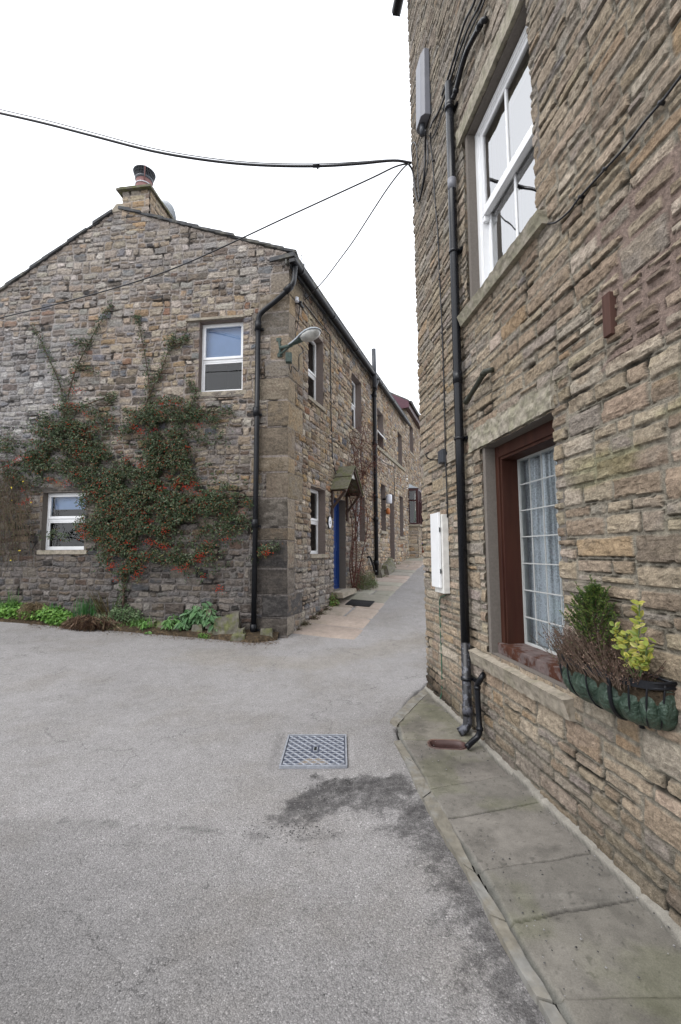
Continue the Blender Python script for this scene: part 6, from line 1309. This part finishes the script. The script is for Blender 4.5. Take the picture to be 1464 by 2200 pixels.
# ================================================================== WALL BASKET
hb=empty('wall_basket',RW.P(2.5,.7,.1),'black iron hay-rack basket with green plastic liner under the brown window','wall basket')
bu0,bu1,bz,bd,bh=2.25,2.86,.99,.155,.20
def bprof(a): # plan: flattened half ellipse, a 0..1
    th=math.pi*(1-a); c,s=math.cos(th),math.sin(th); return (bu0+bu1)/2+(bu1-bu0)/2*np.sign(c)*abs(c)**.75, bd*abs(s)**.6
def bpt(a,q): # q 0 rim .. 1 bottom
    u_,n_=bprof(a); um=(bu0+bu1)/2; k=math.cos(q*math.pi/2)**.55; return um+(u_-um)*(.62+.38*k), max(.012,n_*k), bz-bh*math.sin(q*math.pi/2)
na,nq=140,26; V=np.zeros((na,nq,3))
for i in range(na):
    for j in range(nq):
        a=i/(na-1); q=j/(nq-1)*.97; u_,n_,z_=bpt(a,q)
        f=abs(math.sin(a*math.pi*8+.5*math.sin(a*7)+.5*math.sin(q*4+a*9))); puff=.040*(f**.5)*math.sin(min(1,q*1.15+.06)*math.pi)**.5+.006*mnoise.noise(Vector((u_*30,n_*30,z_*22)))
        sag=.02*(vn(np.array(a*16.),np.array(1.),3)-.3)*(1-q)**3
        cdir=np.array([math.cos(math.pi*(1-a))*.6,max(.3,math.sin(math.pi*a))]); pf=puff*float(ss(q,.0,.25)); u_+=cdir[0]*pf*.7; n_+=cdir[1]*pf; V[i,j]=RW.P(u_,z_-.030*(1-q)-sag*1.5,max(.012,n_-.012))
ix=np.arange(na*nq).reshape(na,nq); Q=np.stack([ix[:-1,:-1],ix[:-1,1:],ix[1:,1:],ix[1:,:-1]],-1).reshape(-1,4); o=np_mesh('liner',V.reshape(-1,3),Q,M['liner'],hb); 
b=MB(); seg=40
b.tube([RW.P(*[bprof(k/seg)[0],bz,bprof(k/seg)[1]+.012]) for k in range(seg+1)],.006,8); b.tube([RW.P(*[bprof(k/seg)[0],bz-.02,bprof(k/seg)[1]+.012]) for k in range(seg+1)],.006,8); b.tube([RW.P(bu0,bz,.02),RW.P(bu1,bz,.02)],.006,8)
for k in range(seg):
    a0,a1_=k/seg,(k+1)/seg; (ua,na_),(ub,nb_)=bprof(a0),bprof(a1_)
    b.hexa([RW.P(ua,bz-.024,na_+.022),RW.P(ub,bz-.024,nb_+.022),RW.P(ub,bz-.024,nb_+.014),RW.P(ua,bz-.024,na_+.014),RW.P(ua,bz+.004,na_+.022),RW.P(ub,bz+.004,nb_+.022),RW.P(ub,bz+.004,nb_+.014),RW.P(ua,bz+.004,na_+.014)])
b.build('rim',M['iron'],hb)
for k in range(9):
    a=.04+.92*k/8; pts=[]
    for j in range(10): u_,n_,z_=bpt(a,j/9*.99); pts.append(RW.P(u_,z_,n_+.014+.012*math.sin(math.pi*j/9)))
    b=MB()
    for p,q in zip(pts[:-1],pts[1:]): pass
    b.tube(pts,.004 if k!=5 else .009,6); b.build('bar',M['iron'],hb)
b=MB(); b.tube([RW.P((bu0+bu1)/2-.2,bz-bh,.014),RW.P((bu0+bu1)/2+.2,bz-bh,.014)],.008,8); b.tube([RW.P((bu0+bu1)/2+.13,bz-bh-.03,.02),RW.P((bu0+bu1)/2+.13,bz-bh+.06,.02)],.012,8); b.build('back_bar',M['iron'],hb)
V=[];seg=40;b=MB(); ring=[RW.P(bprof(k/seg)[0],bz-.035,bprof(k/seg)[1]-.006) for k in range(seg+1)]
b.add(ring+[p-np.array([0,0,.05]) for p in ring],[tuple(range(seg,-1,-1))]+[(k,k+1,seg+2+k,seg+1+k) for k in range(seg)]); b.build('soil_fill',M['soil'],hb)
# conifer
def onw(px,py,n): return RW.W(px,py,n)
def dwarf_conifer():
    r=np.random.RandomState(130); base_=onw(1285,1440,.10); u0_,z0_=RW.uv(1285,1440,.10); topz=RW.uv(1268,1235,.10)[1]; H=topz-z0_
    e=empty('dwarf_conifer',base_,'small bushy green conifer in the left half of the wall basket','conifer'); C=[];Nn=[];U=[]; st=MB(); st.tube([base_,base_+np.array([0,0,H*.9])],[.008,.003],6)
    sprays=[]
    for k in range(150):
        q=r.uniform(0,1)**.85; z=H*(.12+.8*q); R_=.115*(1-q)**.75*(.75+.5*r.rand())+.018; a=r.uniform(0,6.28); d=np.array([math.cos(a),math.sin(a),0]); p0=base_+np.array([0,0,z*.9]); p1=p0+d*R_+np.array([0,0,R_*(.9+.6*r.rand())]); sprays.append((p0+(p1-p0)*.3,p1))
    for k in range(3): a=r.uniform(0,6.28); sprays.append((base_+np.array([0,0,H*.75]),base_+np.array([math.cos(a)*.02,math.sin(a)*.02,H*(1.0-.05*k)])))
    sprays.append((base_+np.array([0,0,H*.55]),onw(1236,1250,.12)));sprays.append((base_+np.array([0,0,H*.5]),onw(1240,1262,.14)))
    for p0,p1 in sprays:
        d=p1-p0; L=np.linalg.norm(d); d/=L; st.tube([p0,p1],[.0025,.001],3,False)
        for j in range(46):
            t=j/45; pp=p0+(p1-p0)*t; o=r.normal(size=3); o-=d*np.dot(o,d); o/=np.linalg.norm(o); ll=.013*(1.15-t); C.append(pp+o*ll*.8); U.append(o*.7+d*.9); Nn.append(np.cross(o,d)+r.normal(size=3)*.4)
    n=len(C); col=np.array([(.06,.11,.025),(.11,.16,.035),(.03,.06,.018),(.17,.22,.06)])[r.choice(4,n,p=[.35,.3,.2,.15])]*r.uniform(.8,1.2,(n,1))
    leaf_mesh('foliage',C,Nn,r.uniform(.010,.018,n),col,M['leaf'],e,.34,.1,up=U,seed=131); st.build('trunk',M['twig'],e)
dwarf_conifer()
def heather(px0,px1,py,lean,label,seed,n=120,h=.17):
    r=np.random.RandomState(seed); u0_=RW.uv(px0,py,.12)[0]; u1_=RW.uv(px1,py+30,.12)[0]; p0=RW.P((u0_+u1_)/2,bz-.03,.12); e=empty('heather',p0,label,'heather'); st=MB(); C=[];U=[];Nn=[]
    for k in range(n):
        b0=RW.P(r.uniform(u0_,u1_),bz-.04,r.uniform(.05,.19)); d=RW.u*(lean+r.normal()*.45)+RW.n*(r.normal()*.3+.12)+np.array([0,0,1.]); L=h*r.uniform(.55,1.1); p1=b0+d*L*.5+r.normal(size=3)*.006; p2=b0+d*L; st.tube([b0,p1,p2],[.0018,.0015,.001],3,False)
        for j in range(16): t=.3+.7*j/15; C.append(b0+d*L*t+r.normal(size=3)*.003); U.append(d+r.normal(size=3)*.5); Nn.append(r.normal(size=3))
    m_=len(C); leaf_mesh('foliage',C,Nn,r.uniform(.006,.012,m_),np.array([(.11,.065,.05),(.16,.10,.075),(.07,.045,.035),(.28,.20,.15),(.10,.10,.045)])[r.choice(5,m_,p=[.34,.25,.2,.12,.09])],M['leaf'],e,.5,.1,up=U,seed=seed); st.build('stems',M['twig'],e)
heather(1222,1270,1415,-.25,'dark brown dried heather at the left end of the wall basket',140,120,.17)
heather(1275,1335,1430,-.55,'paler brown heather in the middle of the wall basket',141,150,.19)
heather(1325,1372,1445,.0,'low brown heather behind the variegated shrub',142,80,.12)
def euonymus():
    r=np.random.RandomState(150); b0=onw(1375,1450,.12); e=empty('variegated_euonymus',b0,'yellow and green variegated shrub in the right half of the wall basket','shrub'); st=MB(); C=[];U=[];Nn=[]
    stems=[[(1368,1455),(1378,1420),(1372,1380),(1374,1340),(1374,1298)],[(1365,1455),(1355,1420),(1345,1385),(1348,1360)],[(1360,1455),(1345,1420),(1330,1380),(1325,1345)],[(1372,1455),(1385,1430),(1388,1405),(1392,1378)],[(1376,1455),(1378,1435),(1382,1415)]]
    for s in stems:
        cp=curve_pts([onw(a,b_,.12) for a,b_ in s],8); st.tube(cp,.0028,5)
        for k,p in enumerate(cp[5:]):
            for _ in range(1+(k%2)): a=r.uniform(0,6.28); o=np.array([math.cos(a),math.sin(a),.45]); C.append(p+o*.017); U.append(o+np.array([0,0,.3])); Nn.append(np.array([-.5,-.5,.7])+r.normal(size=3)*.35)
    m_=len(C); C=np.array(C); Nn=np.array(Nn); U=np.array(U); sz=r.uniform(.026,.042,m_)
    leaf_mesh('foliage',C,Nn,sz,np.array([(.46,.39,.07),(.50,.44,.14),(.20,.24,.04),(.30,.30,.05)])[r.choice(4,m_)],M['leaf'],e,.5,.2,up=U,seed=151,mid=np.array([(.16,.22,.03),(.22,.27,.05),(.10,.16,.03)])[r.choice(3,m_)])
    st.build('stems',simple('green_stem',(.10,.15,.05),.7),e)
euonymus()
